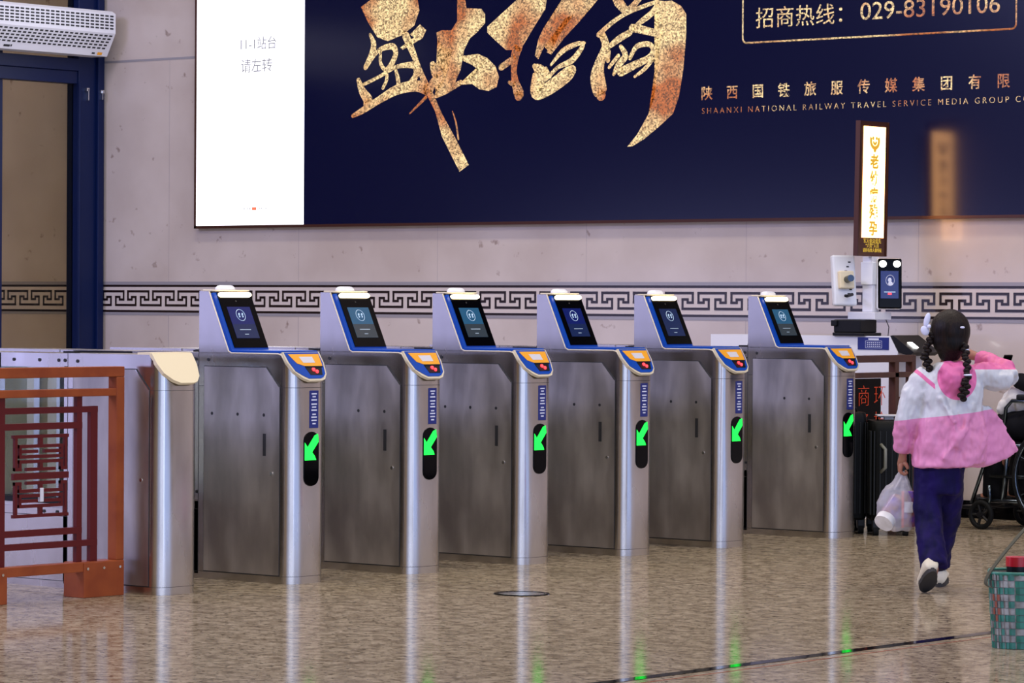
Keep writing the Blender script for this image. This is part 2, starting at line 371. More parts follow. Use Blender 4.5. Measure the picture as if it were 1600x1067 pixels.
# fret band
z1, z0 = 1.3215, 1.1305; zs = (z1-z0)/527.
struct(MB().box((-16, WY-.001, z0-.02), (9, WY+.012, z1+.02)).build('trim_3', 'paleband', wl))
g = MB().box((-16, WY-.003, z1), (9, WY+.01, z1+.021)).box((-16, WY-.003, z0-.019), (9, WY+.01, z0))
struct(g.build('trim_4', 'greyband', wl))
g = MB().box((-16, WY-.003, z1-40*zs), (9, WY+.01, z1)).box((-16, WY-.003, z0), (9, WY+.01, z0+42*zs))
PER = .2463; ux = PER/575
path = [(325, 295), (800, 295), (800, 455), (710, 455), (710, 403), (620, 403), (620, 560), (1080, 560), (1080, 403), (990, 403), (990, 455), (900, 455), (900, 295)]
x00 = -.645-(30)*ux
def fz(y): return z1-(y-170)*zs
for k in range(-44, 26):
    for (xa, ya), (xb, yb) in zip(path, path[1:]):
        X = sorted(((xa-300)*ux, (xb-300)*ux)); Z = sorted((fz(ya), fz(yb))); hw = .5*42*zs; e_ = 0 if Z[1]-Z[0] > X[1]-X[0] else .0006
        g.box((x00+k*PER+X[0]-hw, WY-.003-e_, Z[0]-hw), (x00+k*PER+X[1]+hw, WY+.008, Z[1]+hw))
struct(g.build('trim_5', 'inlay', wl))
struct(MB().box((-16, WY-.012, 0), (9, WY+.01, .10)).build('baseboard_back', 'blackgloss'))
# floor inlay strip and seam
struct(MB().box((3.345, -14, .0002), (3.40, 3.5, .0012)).build('trim_6', 'blackgloss'))
struct(MB().box((3.46, -14, .0002), (3.465, 3.5, .0010)).build('trim_7', 'strapr'))

# ------------------------------------------------------------------ glazed partition on the left, square to the wall
PX = -7.6
wd = struct(thing('window_1', None, None, (PX, 5.5, 0)))
def wpart(name, boxes, m, kind=None):
    g = MB()
    for a, b in boxes: g.box(a, b, .004)
    o = g.build(name, m, wd); return o
L0 = -PX  # local x = world x + 7.6, local y = world y - 5.5
wpart('window_frame', [((-.06, .185, 0), (.06, .432, 4.2)), ((-.05, -4, 2.712), (.05, .185, 2.80)), ((-.07, -4, 2.80), (.07, .185, 2.885)), ((-.05, -4, 0), (.05, .185, .10)),
                       ((-.015, -.56, .1), (.015, -.475, 2.712)), ((-.015, -.56, 2.885), (.015, -.475, 4.2))], 'bluepaint')
wpart('window_frame_lip', [((.06, .35, 0), (.085, .40, 4.2)), ((.06, .185, 0), (.07, .205, 2.72))], 'bluepaint')
g = MB().box((-.006, -.475, .10), (.006, .185, 2.712)).box((-.006, -4, .10), (.006, -.56, 2.712)).box((-.006, -4, 2.885), (.006, -.56, 4.2)).box((-.006, -.475, 2.885), (.006, .185, 4.2))
g.build('pane', 'tint', wd)
g = MB().box((.060, .255, 2.60), (.085, .262, 2.68)).box((.060, .24, 2.665), (.085, .265, 2.685)).box((.085, .37, 2.61), (.105, .376, 2.67)).box((.085, .36, 2.655), (.10, .392, 2.675))
g.build('bracket', 'chrome', wd)

# air curtain above the header
ac = thing('air_curtain', 'long white slotted air curtain mounted above the blue glass partition', 'air curtain', (-7.5, 5.0, 2.9))
prof = [(0, .31), (.20, .31), (.235, .29), (.235, .155), (.15, .0), (0, .0)]
MB().prism([(x, z) for x, z in prof], lambda u, v: (u-.03, -2.2, v), lambda u, v: (u-.03, .80, v)).build('housing', 'whitemetal', ac)
g = MB()
y = .765
while y > -2.1:
    for k in range(5):
        z = .272-k*.0215
        g.box((.2035, y-.018, z-.0055), (.2065, y+.014, z+.0055))
    for k in range(5):
        t0 = .12+k*.135; x = .235-.085*t0-.03; z = .155-.155*t0
        n_ = Vector((.877, 0, -.48)); c = Vector((x, y-.002-k*.006, z))+n_*.0015
        a = Vector((0, 1, 0))*.015; bq = Vector((-.48, 0, -.877))*.006
        vs = [g.bm.verts.new(c+a+bq), g.bm.verts.new(c+a-bq), g.bm.verts.new(c-a-bq), g.bm.verts.new(c-a+bq)]; g.f(vs)
    y -= .046
g.build('grille_slots', 'gap', ac)
slp = Vector((-.48, 0, -.877)); nn = Vector((.877, 0, -.48))
def onslope(t, y): return Vector((.205, y, .155))+slp*t+nn*.002
for t_, y_, hw, hh, mm in [(.158, .72, .022, .010, 'orange'), (.158, .66, .014, .006, 'gap'), (.152, -.14, .028, .008, 'gap'), (.150, -.10, .006, .008, 'gap'), (.150, -.75, .012, .014, 'navy'), (.150, -.86, .09, .005, 'navy'), (.164, -.86, .07, .004, 'navy')]:
    g = MB(); c = onslope(t_, y_); vs = [g.bm.verts.new(c+Vector((0, sy_*hw, 0))+slp*sz_*hh) for sy_, sz_ in ((-1, -1), (1, -1), (1, 1), (-1, 1))]; g.f(vs); g.build('label_mark', mm, ac)
MB().box((.02, -.53, .31), (.09, -.30, .345), .004).build('mounting_tab', 'whitemetal', ac)
MB().box((.03, -.74, .31), (.06, -.62, .36), .004).build('clamp', 'gap', ac)

# ------------------------------------------------------------------ billboard
bb = thing('billboard', 'wide wall poster with white lit screen, navy ground and gold brush lettering', 'billboard', (-3.2, WY, 1.7))
bx = lambda x: x+3.2
g = MB().box((bx(-6.61), -.05, .004), (bx(2.5), -.002, .022)).box((bx(-6.61), -.05, .004), (bx(-6.592), -.002, 2.6)).box((bx(2.5), -.05, .004), (bx(2.52), -.002, 2.6)).box((bx(-6.61), -.05, 2.6), (bx(2.52), -.002, 2.62)).box((bx(-6.592), -.045, .022), (bx(2.5), -.002, 2.6))
g.build('frame', 'brownframe', bb)
MB().box((bx(-6.592), -.0478, .022), (bx(-5.592), -.045, 2.6)).build('lit_screen', 'board_white', bb)
MB().box((bx(-5.592), -.0478, .022), (bx(2.5), -.045, 2.6)).build('navy_sheet', 'board_navy', bb)
TY = -.0485
def BT(name, body, size, m, x, z, **k): return text_mesh(name, body, size, m, bb, (bx(x), TY, z-1.7), (1, 0, 0), (0, 0, 1), **k)
BT('screen_text', '11-1站台', .092, 'board_pale', -6.02, 2.905)
BT('screen_text', '请左转', .098, 'board_pale', -6.03, 2.755)
MB().box((bx(-6.066), TY, .122), (bx(-6.025), TY+.002, .142)).build('screen_mark', 'board_red', bb)
g = MB()
for dx in (-.19, -.165, -.14): g.box((bx(-6.02+dx+.07), TY, .128), (bx(-6.02+dx+.078), TY+.002, .138))
for dx in (.02, .04, .06, .08): g.box((bx(-6.02+dx), TY, .128), (bx(-6.02+dx+.006), TY+.002, .138))
g.build('screen_mark', 'board_pale', bb)
BRUSH_STROKES=[[(-5.008,2.951,0.0117),(-4.977,2.889,0.0218),(-4.997,2.814,0.0251),(-5.047,2.741,0.0184)],[(-4.987,2.791,0.0084),(-4.927,2.849,0.0151),(-4.816,2.867,0.0218),(-4.785,2.821,0.0201),(-4.825,2.747,0.0201),(-4.875,2.719,0.0151),(-4.916,2.766,0.0134),(-4.916,2.841,0.0117)],[(-4.865,2.719,0.0084),(-4.861,2.658,0.0134),(-4.894,2.6,0.0117)],[(-5.108,2.66,0.0167),(-5.077,2.591,0.0285),(-5.025,2.529,0.0385),(-5.025,2.498,0.0385)],[(-5.067,2.628,0.0117),(-4.925,2.676,0.0117),(-4.785,2.731,0.0134),(-4.665,2.741,0.0201),(-4.605,2.724,0.0285),(-4.615,2.664,0.0234),(-4.684,2.607,0.0167)],[(-4.785,2.716,0.0117),(-4.764,2.655,0.0167),(-4.754,2.587,0.0167)],[(-5.157,2.427,0.0134),(-5.066,2.462,0.0218),(-4.924,2.525,0.0251),(-4.764,2.587,0.0335),(-4.604,2.604,0.0368),(-4.505,2.578,0.0419)],[(-4.467,2.733,0.0251),(-4.437,2.688,0.0419),(-4.407,2.657,0.0335),(-4.466,2.614,0.0301),(-4.495,2.556,0.0251)],[(-4.525,2.527,0.0117),(-4.593,2.477,0.0084),(-4.663,2.427,0.005)],[(-4.298,2.431,0.0033),(-4.268,2.356,0.0067),(-4.248,2.252,0.0067)],[(-4.436,2.536,0.0167),(-4.348,2.566,0.0201),(-4.231,2.613,0.0167)],[(-3.754,2.822,0.0335),(-3.782,2.765,0.0335),(-3.791,2.678,0.0234),(-3.781,2.604,0.0285),(-3.752,2.53,0.0402),(-3.752,2.513,0.0335)],[(-3.895,2.696,0.0218),(-3.829,2.73,0.0218),(-3.782,2.758,0.0167)],[(-3.828,2.599,0.0117),(-3.781,2.582,0.0201)],[(-3.233,2.821,0.0117),(-3.251,2.786,0.0167),(-3.324,2.717,0.0201),(-3.435,2.678,0.0134),(-3.509,2.623,0.0134),(-3.583,2.583,0.0167)],[(-3.491,2.695,0.0084),(-3.398,2.778,0.0167),(-3.288,2.817,0.0151),(-3.224,2.821,0.0084)],[(-3.625,2.693,0.0167),(-3.584,2.655,0.0502),(-3.602,2.583,0.0502),(-3.611,2.526,0.0419),(-3.555,2.531,0.0419),(-3.453,2.578,0.0452),(-3.36,2.632,0.0452),(-3.324,2.657,0.0335)],[(-3.537,2.668,0.0201),(-3.499,2.623,0.0117)],[(-3.087,2.865,0.0251),(-3.06,2.792,0.0301),(-3.104,2.694,0.0368),(-3.122,2.609,0.0553),(-3.103,2.523,0.0553),(-3.094,2.494,0.0368)],[(-3.115,2.866,0.0167),(-3.016,2.933,0.0151),(-2.908,2.985,0.0134),(-2.783,3.021,0.0134),(-2.659,3.05,0.0117)],[(-2.889,2.856,0.01),(-2.8,2.923,0.0167),(-2.711,2.975,0.0201),(-2.658,3.029,0.0167)],[(-2.853,2.897,0.0251),(-2.764,2.879,0.0251),(-2.622,2.844,0.0201)],[(-3.05,2.778,0.0117),(-2.961,2.831,0.0218),(-2.871,2.87,0.0201)],[(-3.032,2.763,0.0117),(-3.041,2.706,0.0167)],[(-2.942,2.787,0.0134),(-2.906,2.729,0.0218),(-2.959,2.674,0.0218),(-2.995,2.619,0.0117)],[(-2.87,2.713,0.0134),(-2.817,2.782,0.0167),(-2.727,2.792,0.0167),(-2.692,2.756,0.0167),(-2.727,2.708,0.0201),(-2.833,2.669,0.0251),(-2.941,2.631,0.0285)],[(-3.031,2.663,0.0117),(-2.96,2.731,0.0134)],[(-2.691,2.699,0.0117),(-2.762,2.638,0.0134),(-2.833,2.598,0.0084)]]
BRUSH_SHAPES=[[(-5.091,3.136),(-5.01,3.177),(-4.599,3.156),(-4.584,3.089),(-4.627,2.994),(-4.726,2.938),(-4.856,2.902),(-4.947,2.933),(-5.029,3.035)],[(-4.737,2.969),(-4.677,2.951),(-4.636,2.874),(-4.566,2.722),(-4.466,2.555),(-4.386,2.418),(-4.268,2.252),(-4.159,2.087),(-4.237,2.044),(-4.296,2.134),(-4.385,2.27),(-4.445,2.435),(-4.525,2.557),(-4.645,2.785),(-4.726,2.916)],[(-4.666,2.936),(-4.578,2.999),(-4.524,2.959),(-4.557,2.908),(-4.726,2.841),(-4.746,2.857),(-4.627,2.919)],[(-4.265,3.139),(-4.197,3.136),(-4.187,3.084),(-4.061,3.073),(-4.032,3.039),(-4.031,2.981),(-4.098,2.925),(-4.156,2.891),(-4.204,2.819),(-4.232,2.695),(-4.29,2.593),(-4.367,2.544),(-4.446,2.539),(-4.387,2.597),(-4.339,2.699),(-4.301,2.823),(-4.37,2.841),(-4.429,2.895),(-4.439,2.94),(-4.39,2.953),(-4.312,2.949),(-4.264,3.006)],[(-4.213,2.782),(-4.088,2.789),(-4.011,2.76),(-3.943,2.705),(-3.914,2.638),(-3.933,2.573),(-3.999,2.551),(-4.076,2.564),(-4.134,2.599),(-4.251,2.599),(-4.222,2.62),(-4.135,2.639),(-4.087,2.689),(-4.135,2.72),(-4.213,2.75)],[(-4.012,2.958),(-3.775,3.114),(-3.531,3.102),(-3.54,3.045),(-3.623,2.947),(-3.716,2.828),(-3.773,2.801),(-3.858,2.804),(-3.944,2.867),(-4.012,2.921)],[(-3.41,3.096),(-3.126,3.081),(-3.198,3.028),(-3.271,2.952),(-3.381,2.864),(-3.491,2.76),(-3.528,2.776),(-3.445,2.859),(-3.308,3.004),(-3.382,2.979),(-3.547,2.813),(-3.594,2.735),(-3.622,2.758),(-3.595,2.859),(-3.558,2.922),(-3.456,3.026)],[(-3.008,3.075),(-2.926,3.071),(-2.89,3.027),(-2.837,3.067),(-2.783,3.064),(-2.854,2.997),(-2.904,2.971),(-2.944,3.001),(-2.989,3.039)],[(-2.685,3.059),(-2.606,3.048),(-2.553,3.049),(-2.482,3.013),(-2.443,2.962),(-2.442,2.836),(-2.462,2.627),(-2.495,2.46),(-2.538,2.363),(-2.652,2.281),(-2.758,2.214),(-2.847,2.173),(-2.887,2.171),(-2.812,2.243),(-2.724,2.368),(-2.68,2.466),(-2.659,2.634),(-2.647,2.775),(-2.649,2.944),(-2.667,3.001)]]

def brush(strokes, shapes, name, m):
    g = MB(); bm = g.bm; lay = 0
    def P2(x, z): return (bx(x), TY-.0002*lay, z-1.7)
    for shp in shapes:
        vs = [bm.verts.new((bx(x), TY, (z if z < 3.185 else z+.30)-1.7)) for x, z in shp]; g.f(vs)
    for st in strokes:
        lay = (lay % 8)+1; st = [list(p) for p in st]
        # resample with catmull-rom
        pts = []
        for i in range(len(st)-1):
            p0 = st[max(i-1, 0)]; p1 = st[i]; p2 = st[i+1]; p3 = st[min(i+2, len(st)-1)]
            for q in range(5):
                t = q/5; pts.append([.5*((2*p1[k])+(-p0[k]+p2[k])*t+(2*p0[k]-5*p1[k]+4*p2[k]-p3[k])*t*t+(-p0[k]+3*p1[k]-3*p2[k]+p3[k])*t**3) for k in range(3)])
        pts.append(st[-1])
        Lr = []
        for i, p in enumerate(pts):
            a = pts[max(i-1, 0)]; b_ = pts[min(i+1, len(pts)-1)]; dx, dz = b_[0]-a[0], b_[1]-a[1]; l = math.hypot(dx, dz) or 1
            h = p[2]; Lr.append((bm.verts.new(P2(p[0]-dz/l*h, p[1]+dx/l*h)), bm.verts.new(P2(p[0]+dz/l*h, p[1]-dx/l*h))))
        for a, b_ in zip(Lr, Lr[1:]): g.f([a[0], b_[0], b_[1], a[1]])
        for p in (pts[0], pts[-1]):
            lay2 = [bm.verts.new(P2(p[0]+p[2]*math.cos(2*PI*k/10), p[1]+p[2]*math.sin(2*PI*k/10))) for k in range(10)]; g.f(lay2)
    bmesh.ops.triangulate(bm, faces=bm.faces[:])
    for fc in bm.faces:
        fc.normal_update()
        if fc.normal.y > 0: fc.normal_flip()
    return g.build(name, m, bb, norm=False)
brush(BRUSH_STROKES, BRUSH_SHAPES, 'brush_lettering', 'gold')
BT('hotline_text', '招商热线：', .132, 'gold', -1.93, 2.862, align='LEFT', space=1.06, sxx=1.06)
BT('hotline_number', '029-83190106', .145, 'gold', -1.185, 2.866, align='LEFT', sxx=1.13)
g = MB()
r_ = .03; xa, xb, zb_, zt_ = -2.022, -.130, 2.768, 3.30
pts = [(xa, zt_-r_), (xa, zb_+r_)]+[(xa+r_-r_*math.cos(a), zb_+r_-r_*math.sin(a)) for a in (.4, .8, 1.2)]+[(xa+r_, zb_), (xb-r_, zb_)]+[(xb-r_+r_*math.sin(a), zb_+r_-r_*math.cos(a)) for a in (.4, .8, 1.2)]+[(xb, zb_+r_), (xb, zt_-r_), (xb-r_, zt_), (xa+r_, zt_)]
g.tube([(bx(x), TY+.001, z-1.7) for x, z in pts], .0055, 4, close=True).build('hotline_box', 'gold', bb)
for i, ch in enumerate('陕西国铁旅服传媒集团有限'):
    BT('company_name', ch, .088, 'gold', -2.285+.1886*i, 2.446, bold=.001)
BT('company_name_latin', 'SHAANXI NATIONAL RAILWAY TRAVEL SERVICE MEDIA GROUP CO', .050, 'gold', -2.322, 2.355, align='LEFT', sxx=1.03, space=1.52, bold=-.0007)

# ------------------------------------------------------------------ ticket gates
SN, SF = -.195, .035     # near and far side planes (y)
def plan(x_back=-.535, n=7):
    pts = [(x_back, SN)]
    for k in range(n+1):
        a = PI/2*k/n; pts.append((-.045+.06*math.sin(a), SN+.078-.078*math.cos(a)))
    for k in range(n+1):
        a = PI/2*k/n; pts.append((-.045+.06*math.cos(a), SF-.055+.055*math.sin(a)))
    pts.append((x_back, SF)); return pts
def zt(x): return .985 if x <= -.045 else .985-(x+.045)*1.62
def body_mesh():
    g = MB(); pl = plan()
    bot = [g.bm.verts.new((x, y, .0)) for x, y in pl]; top = [g.bm.verts.new((x, y, zt(x))) for x, y in pl]
    n = len(pl)
    for i in range(n): g.f([bot[i], bot[(i+1) % n], top[(i+1) % n], top[i]])
    g.f(bot[::-1])
    # flat deck and sloping nose top
    fr = [i for i in range(n) if 1 <= i <= n-2]
    g.f([top[0], top[1], top[n-2], top[n-1]]); g.f([top[i] for i in fr])
    return g
def gate(label, head=True, group=None):
    t = thing('ticket_gate', label, 'ticket gate', (0, 0, 0), 0, group)
    g = body_mesh()
    if head: g.prism([(-.535, .98), (-.353, .98), (-.471, 1.244), (-.480, 1.25), (-.535, 1.25)], lambda u, v: (u, SN, v), lambda u, v: (u, SF, v))
    g.build('pedestal', 'steel', t, smooth='auto')
    # plinth groove + nose seam
    g = MB()
    pl = plan()
    def offs(z, h, e=.0012):
        P = [(x, y) for x, y in pl]
        rr = []
        for i, (x, y) in enumerate(P):
            a = P[max(i-1, 0)]; b = P[min(i+1, len(P)-1)]; dx, dy = b[0]-a[0], b[1]-a[1]; l = math.hypot(dx, dy)
            rr.append((x+dy/l*e, y-dx/l*e))
        va = [g.bm.verts.new((x, y, z)) for x, y in rr]; vb = [g.bm.verts.new((x, y, z+h)) for x, y in rr]
        for i in range(len(rr)-1): g.f([va[i], va[i+1], vb[i+1], vb[i]])
    offs(.838, .0016, .0006); offs(.031, .0016, .0006)
    g.build('panel_seam', 'gap', t, norm=False)
    door = [(-.500, .036), (-.050, .036), (-.050, .841), (-.127, .923), (-.500, .923)]
    def off(p, d):
        c = (-.28, .47); return [(x+math.copysign(d, x-c[0]), z+math.copysign(d, z-c[1])) for x, z in p]
    MB().prism(off(door, .0035), lambda u, v: (u, SN-.0008, v), lambda u, v: (u, SN+.004, v)).build('door_gap', 'gap', t)
    d = MB().prism(door, lambda u, v: (u, SN-.003, v), lambda u, v: (u, SN+.004, v)).build('service_door', 'steel_door', t)
    MB().prism([(-.127, .9235), (-.127, .9205), (-.0525, .8405), (-.0495, .8415)], lambda u, v: (u, SN-.0045, v), lambda u, v: (u, SN-.001, v)).build('bright_edge', 'chrome', d)
    if head:
        MB().box((-.146, SN-.0035, .545), (-.128, SN-.001, .640)).build('handle_slot', 'gap', d)
    MB().cyl((-.094, SN-.006, .47), (-.094, SN, .47), .008).build('lock', 'chrome', d)
    def hole(x, z, par, y=SN): return MB().cyl((x, y-.0038, z), (x, y+.001, z), .0072, 12).build('sensor_hole', 'gap', par)
    t['_holes'] = 0
    if head:
        for x in (-.451, -.297, -.141): hole(x, .72, d)
    hole(-.476, .953, t)
    # seam at the back edge of the pedestal
    MB().box((-.5365, SN-.001, .03), (-.5345, SN+.002, .984 if not head else 1.0)).build('panel_seam', 'gap', t)
    # rear section: rails, posts, lower casing, glass
    ry0, ry1 = SN+.004, SF-.004
    g = MB().box((-1.42, ry0, .925), (-.535, ry1, .984)).box((-.562, ry0, .02), (-.535, ry1, .93)).box((-1.42, ry0, .02), (-1.39, ry1, .93))
    g.box((-1.42, ry0, 0), (-.535, ry1, .335)).box((-1.90, SN, 0), (-1.42, SF, .985)).box((-1.39, ry0+.02, .335), (-.562, ry1-.02, .350))
    rb = g.build('rear_casing', 'steel', t)
    MB().box((-1.39, ry0+.01, .352), (-.562, ry1-.01, .374)).build('rubber_seal', 'black', t)
    MB().box((-1.38, ry0+.012, .374), (-.563, ry0+.020, .925)).build('glass_panel', 'glass', t)
    MB().box((-1.38, ry1-.020, .374), (-.563, ry1-.012, .925)).build('glass_panel', 'glass', t)
    MB().box((-.955, ry0-.002, .918), (-1.33, ry0+.002, .982)).build('black_cover', 'black', rb)
    g = MB().box((-1.39, ry0-.0012, .300), (-.535, ry0+.002, .3025)).box((-1.39, ry0-.0012, .028), (-.535, ry0+.002, .0305)).box((-.9515, ry0-.0012, .03), (-.9490, ry0+.002, .30)).box((-.5635, ry0-.0012, .03), (-.5615, ry0+.002, .30))
    g.build('casing_seam', 'gap', rb)
    g = MB().box((-.80, ry0+.05, .376), (-.765, ry0+.10, .92)).box((-.66, ry0+.05, .376), (-.64, ry0+.16, .92)).box((-1.0, ry0+.04, .376), (-.97, ry0+.17, .92))
    g.build('inner_strut', 'steel', rb)
    MB().box((-.66, ry0+.085, .38), (-1.3, ry0+.095, .90)).build('retracted_flap', 'tint', rb)
    for x in (-.556, -.594, -.712, -.871): hole(x, .955, rb, ry0)
    hole(-.548, .376, rb, ry0); hole(-.60, .318, rb, ry0); hole(-.68, .318, rb, ry0)
    MB().box((-.66, SN+.09, .984), (-.59, SN+.12, .992)).build('top_latch', 'black', rb)
    # ---- sloping reader plate on the nose
    A = Vector((-.047, 0, .985)); dd = Vector((.525, 0, -.851)); nrm = Vector((.851, 0, .525))
    def S(y, v, o): p = A+dd*v+nrm*o; return (p.x, y, p.z)
    def outline(e=0., top=0.):
        base = [(SN-.001+e, top), (SF+.001-e, top), (SF+.002-e, .055), (SF-.012-e, .110), (SF-.036-e*.6, .136-e), (SF-.060, .142-e), (SN+.095, .142-e), (SN+.060+e*.7, .128-e), (SN+.022+e, .095), (SN+.004+e, .050)]
        return base
    def plate(name, pts, o0, o1, m, par): return MB().prism(pts, lambda u, v: S(u, v, o0), lambda u, v: S(u, v, o1)).build(name, m, par)
    if head:
        rdr = plate('reader_surround', outline(0, 0), -.004, .010, 'trimc', t)
        plate('reader_plate', outline(.010, .003), .010, .0125, 'blue', rdr)
        plate('ticket_label', [(SN+.026, .012), (SF-.014, .012), (SF-.020, .072), (SN+.100, .072), (SN+.058, .058)], .0125, .0140, 'orange', rdr)
        plate('label_field', [(SN+.085, .026), (SF-.062, .026), (SF-.058, .056), (SN+.098, .056)], .0140, .0148, 'greyl', rdr)
        plate('scan_slot', [(SN+.098, .073), (SF-.022, .073), (SF-.024, .078), (SN+.100, .078)], .0125, .016, 'black', rdr)
        plate('scan_window', [(SN+.098, .079), (SF-.030, .079), (SF-.044, .116), (SN+.112, .116)], .0125, .0138, 'black', rdr)
        for (yy, vv) in ((SN+.142, .090), (SN+.158, .100)):
            c = Vector(S(yy, vv, .0142)); g = MB(); g.ell(c, (.0085, .0085, .0085), 8, 6); g.build('red_light', 'red', rdr)
    else:
        plate('nose_cover', outline(0, 0), -.004, .012, 'cream', t)
        MB().box((-.12, SN-.001, .985), (-.045, SF+.001, .994)).build('top_cover', 'cream', t)
        return t
    # ---- screen head
    MB().box((-.352, SN-.0015, .984), (-.047, SF+.0015, .997), .003).build('deck_cover', 'blue', t)
    A2 = Vector((-.474, 0, 1.2475)); d2 = Vector((.424, 0, -.9057)); n2 = Vector((.9057, 0, .424))
    def Q(y, v, o): p = A2+d2*v+n2*o; return (p.x, y, p.z)
    def sp(name, y0, y1, v0, v1, o0, o1, m, par):
        return MB().prism([(y0, v0), (y1, v0), (y1, v1), (y0, v1)], lambda u, v: Q(u, v, o0), lambda u, v: Q(u, v, o1)).build(name, m, par)
    sr = sp('screen_surround', SN-.0015, SF+.0015, .012, .287, -.002, .018, 'blue', t)
    g = MB(); g.tube([Q(SN-.003, .0, .003), Q(SN-.003, .284, .001), (-.335, SN-.003, .983), (-.06, SN-.003, .983), S(SN-.002, .01, .002), S(SN+.004, .055, 0)], .0032, 6); g.build('edge_trim', 'trimc', t, smooth=True)
    sn = sp('screen_panel', SN+.020, SF-.001, .014, .276, .018, .0215, 'blackgloss', sr)
    dp = sp('display', SN+.052, SF-.036, .082, .232, .0215, .0225, 'scr_teal', sn)
    sp('display_lower', SN+.052, SF-.036, .165, .232, .0225, .0229, 'scr_low', sn)
    cy = (SN+SF)/2+.006
    g = MB(); g.tube([Q(cy+.027*math.cos(2*PI*k/20), .122+.027*math.sin(2*PI*k/20), .0236) for k in range(20)], .0012, 4, close=True)
    for s_ in (-1, 1): g.ell(Q(cy+s_*.010, .119, .0236), (.004, .004, .007), 8, 6); g.ell(Q(cy+s_*.010, .130, .0236), (.003, .004, .004), 8, 6)
    g.build('face_icon', 'icon', sn)
    g = MB()
    for v_, hw in ((.190, .034), (.212, .012)): g.prism([(cy-hw, v_), (cy+hw, v_), (cy+hw, v_+.003), (cy-hw, v_+.003)], lambda u, v: Q(u, v, .0226), lambda u, v: Q(u, v, .0234))
    g.build('display_text', 'txt', sn)
    g = MB(); g.cyl(Q(cy, .055, .0215), Q(cy, .055, .023), .004, 10); g.build('camera_lens', 'gap', sn)
    lp = MB()
    pts = []
    y0, y1 = SN+.022, SF-.008
    for k in range(7): a = PI/2+PI*k/6; pts.append((y0+.012+.012*math.cos(a), .026+.0095*math.sin(a)))
    for k in range(7): a = -PI/2+PI*k/6; pts.append((y1-.012+.012*math.cos(a), .026+.0095*math.sin(a)))
    lp.prism(pts, lambda u, v: Q(u, v, .018), lambda u, v: Q(u, v, .032)).build('light_bar', 'lampw', t)
    cp = MB().box((-.515, SN-.002, 1.249), (-.455, SF+.002, 1.257), .003).build('top_cap', 'trimc', t)
    g = MB(); g.loft([ring(-.485, cy-.012, 1.256, .026, .052, 20, 3), ring(-.485, cy-.012, 1.266, .025, .050, 20, 3), ring(-.485, cy-.012, 1.275, .020, .038, 20, 3), ring(-.485, cy-.012, 1.277, .012, .028, 20, 3)])
    g.build('top_dome', 'white', cp, smooth='auto')
    # ---- front face: notice strip and arrow window
    nl = MB().box((.014, -.080, .665), (.0165, -.024, .826), .002).build('notice_strip', 'navy', t)
    g = MB()
    for k, z in enumerate([.812, .800, .786, .768, .755, .742, .724, .712, .698, .684]):
        hw = (.016, .010, .017, .017, .013, .017, .011, .017, .016, .010)[k]
        g.box((.0165, -.052-hw, z-.0028), (.0172, -.052+hw, z+.0028))
    g.build('notice_lettering', 'ink', nl)
    pts = []
    for k in range(9): a = PI*k/8; pts.append((-.068+.045*math.cos(a), .615+.035*math.sin(a)))
    for k in range(9): a = PI+PI*k/8; pts.append((-.068+.045*math.cos(a), .452+.035*math.sin(a)))
    aw = MB().prism(pts, lambda u, v: (.0130, u, v), lambda u, v: (.0190, u, v)).build('arrow_window', 'blackgloss', t)
    ar = [(-.112, .528), (-.112, .604), (-.094, .584), (-.050, .634), (-.030, .640), (-.026, .606), (-.066, .562), (-.048, .544), (-.040, .528)]
    MB().prism(ar, lambda u, v: (.0190, u, v), lambda u, v: (.0198, u, v)).build('arrow_light', 'green', aw)
    return t

SP = .77632
low = gate('low stainless steel gate end with a plain cream nose cover and no screen', head=False)
low.location = (0, -SP, 0)
g1 = gate('x', group='ticket gates with face screens')
labs = ['steel ticket gate with screen and green arrow, nearest to the plain cream-nosed gate',
        'steel ticket gate with screen, second in the row counted from the red-brown lattice fence',
        'steel ticket gate with screen behind the round floor cap, third screen gate from left',
        'steel ticket gate with screen, fourth of the six screen gates counted from the left',
        'steel ticket gate with dim dark screen, just left of the wider opening',
        'steel ticket gate with screen at the right end of the row beside the black suitcases']
scr = ['scr_navy', 'scr_teal', 'scr_teal', 'scr_navy', 'scr_dark', 'scr_teal']; nh = [3, 2, 3, 2, 2, 2]
def walk(o):
    yield o
    for c in o.children: yield from walk(c)
gates = [g1]+[copy_tree(g1) for _ in range(5)]
for i, gt in enumerate(gates):
    gt.location = (0, SP*i+(.20635 if i == 5 else 0), 0); gt['label'] = labs[i]
    for o in list(walk(gt)):
        if o.name.startswith('display') and not o.name.startswith(('display_lower', 'display_text')):
            o.material_slots[0].link = 'OBJECT'; o.material_slots[0].material = M[scr[i]]
        if o.name.startswith('display_lower') and scr[i] in ('scr_navy', 'scr_dark'):
            o.material_slots[0].link = 'OBJECT'; o.material_slots[0].material = M['scr_dark']
    if nh[i] == 2:
        dr = [o for o in gt.children if o.name.startswith('service_door')][0]
        D.objects.remove(sorted([o for o in dr.children if o.name.startswith('sensor_hole')], key=lambda o: o.name)[0])
for o in [low]+gates:
    if '_holes' in o: del o['_holes']

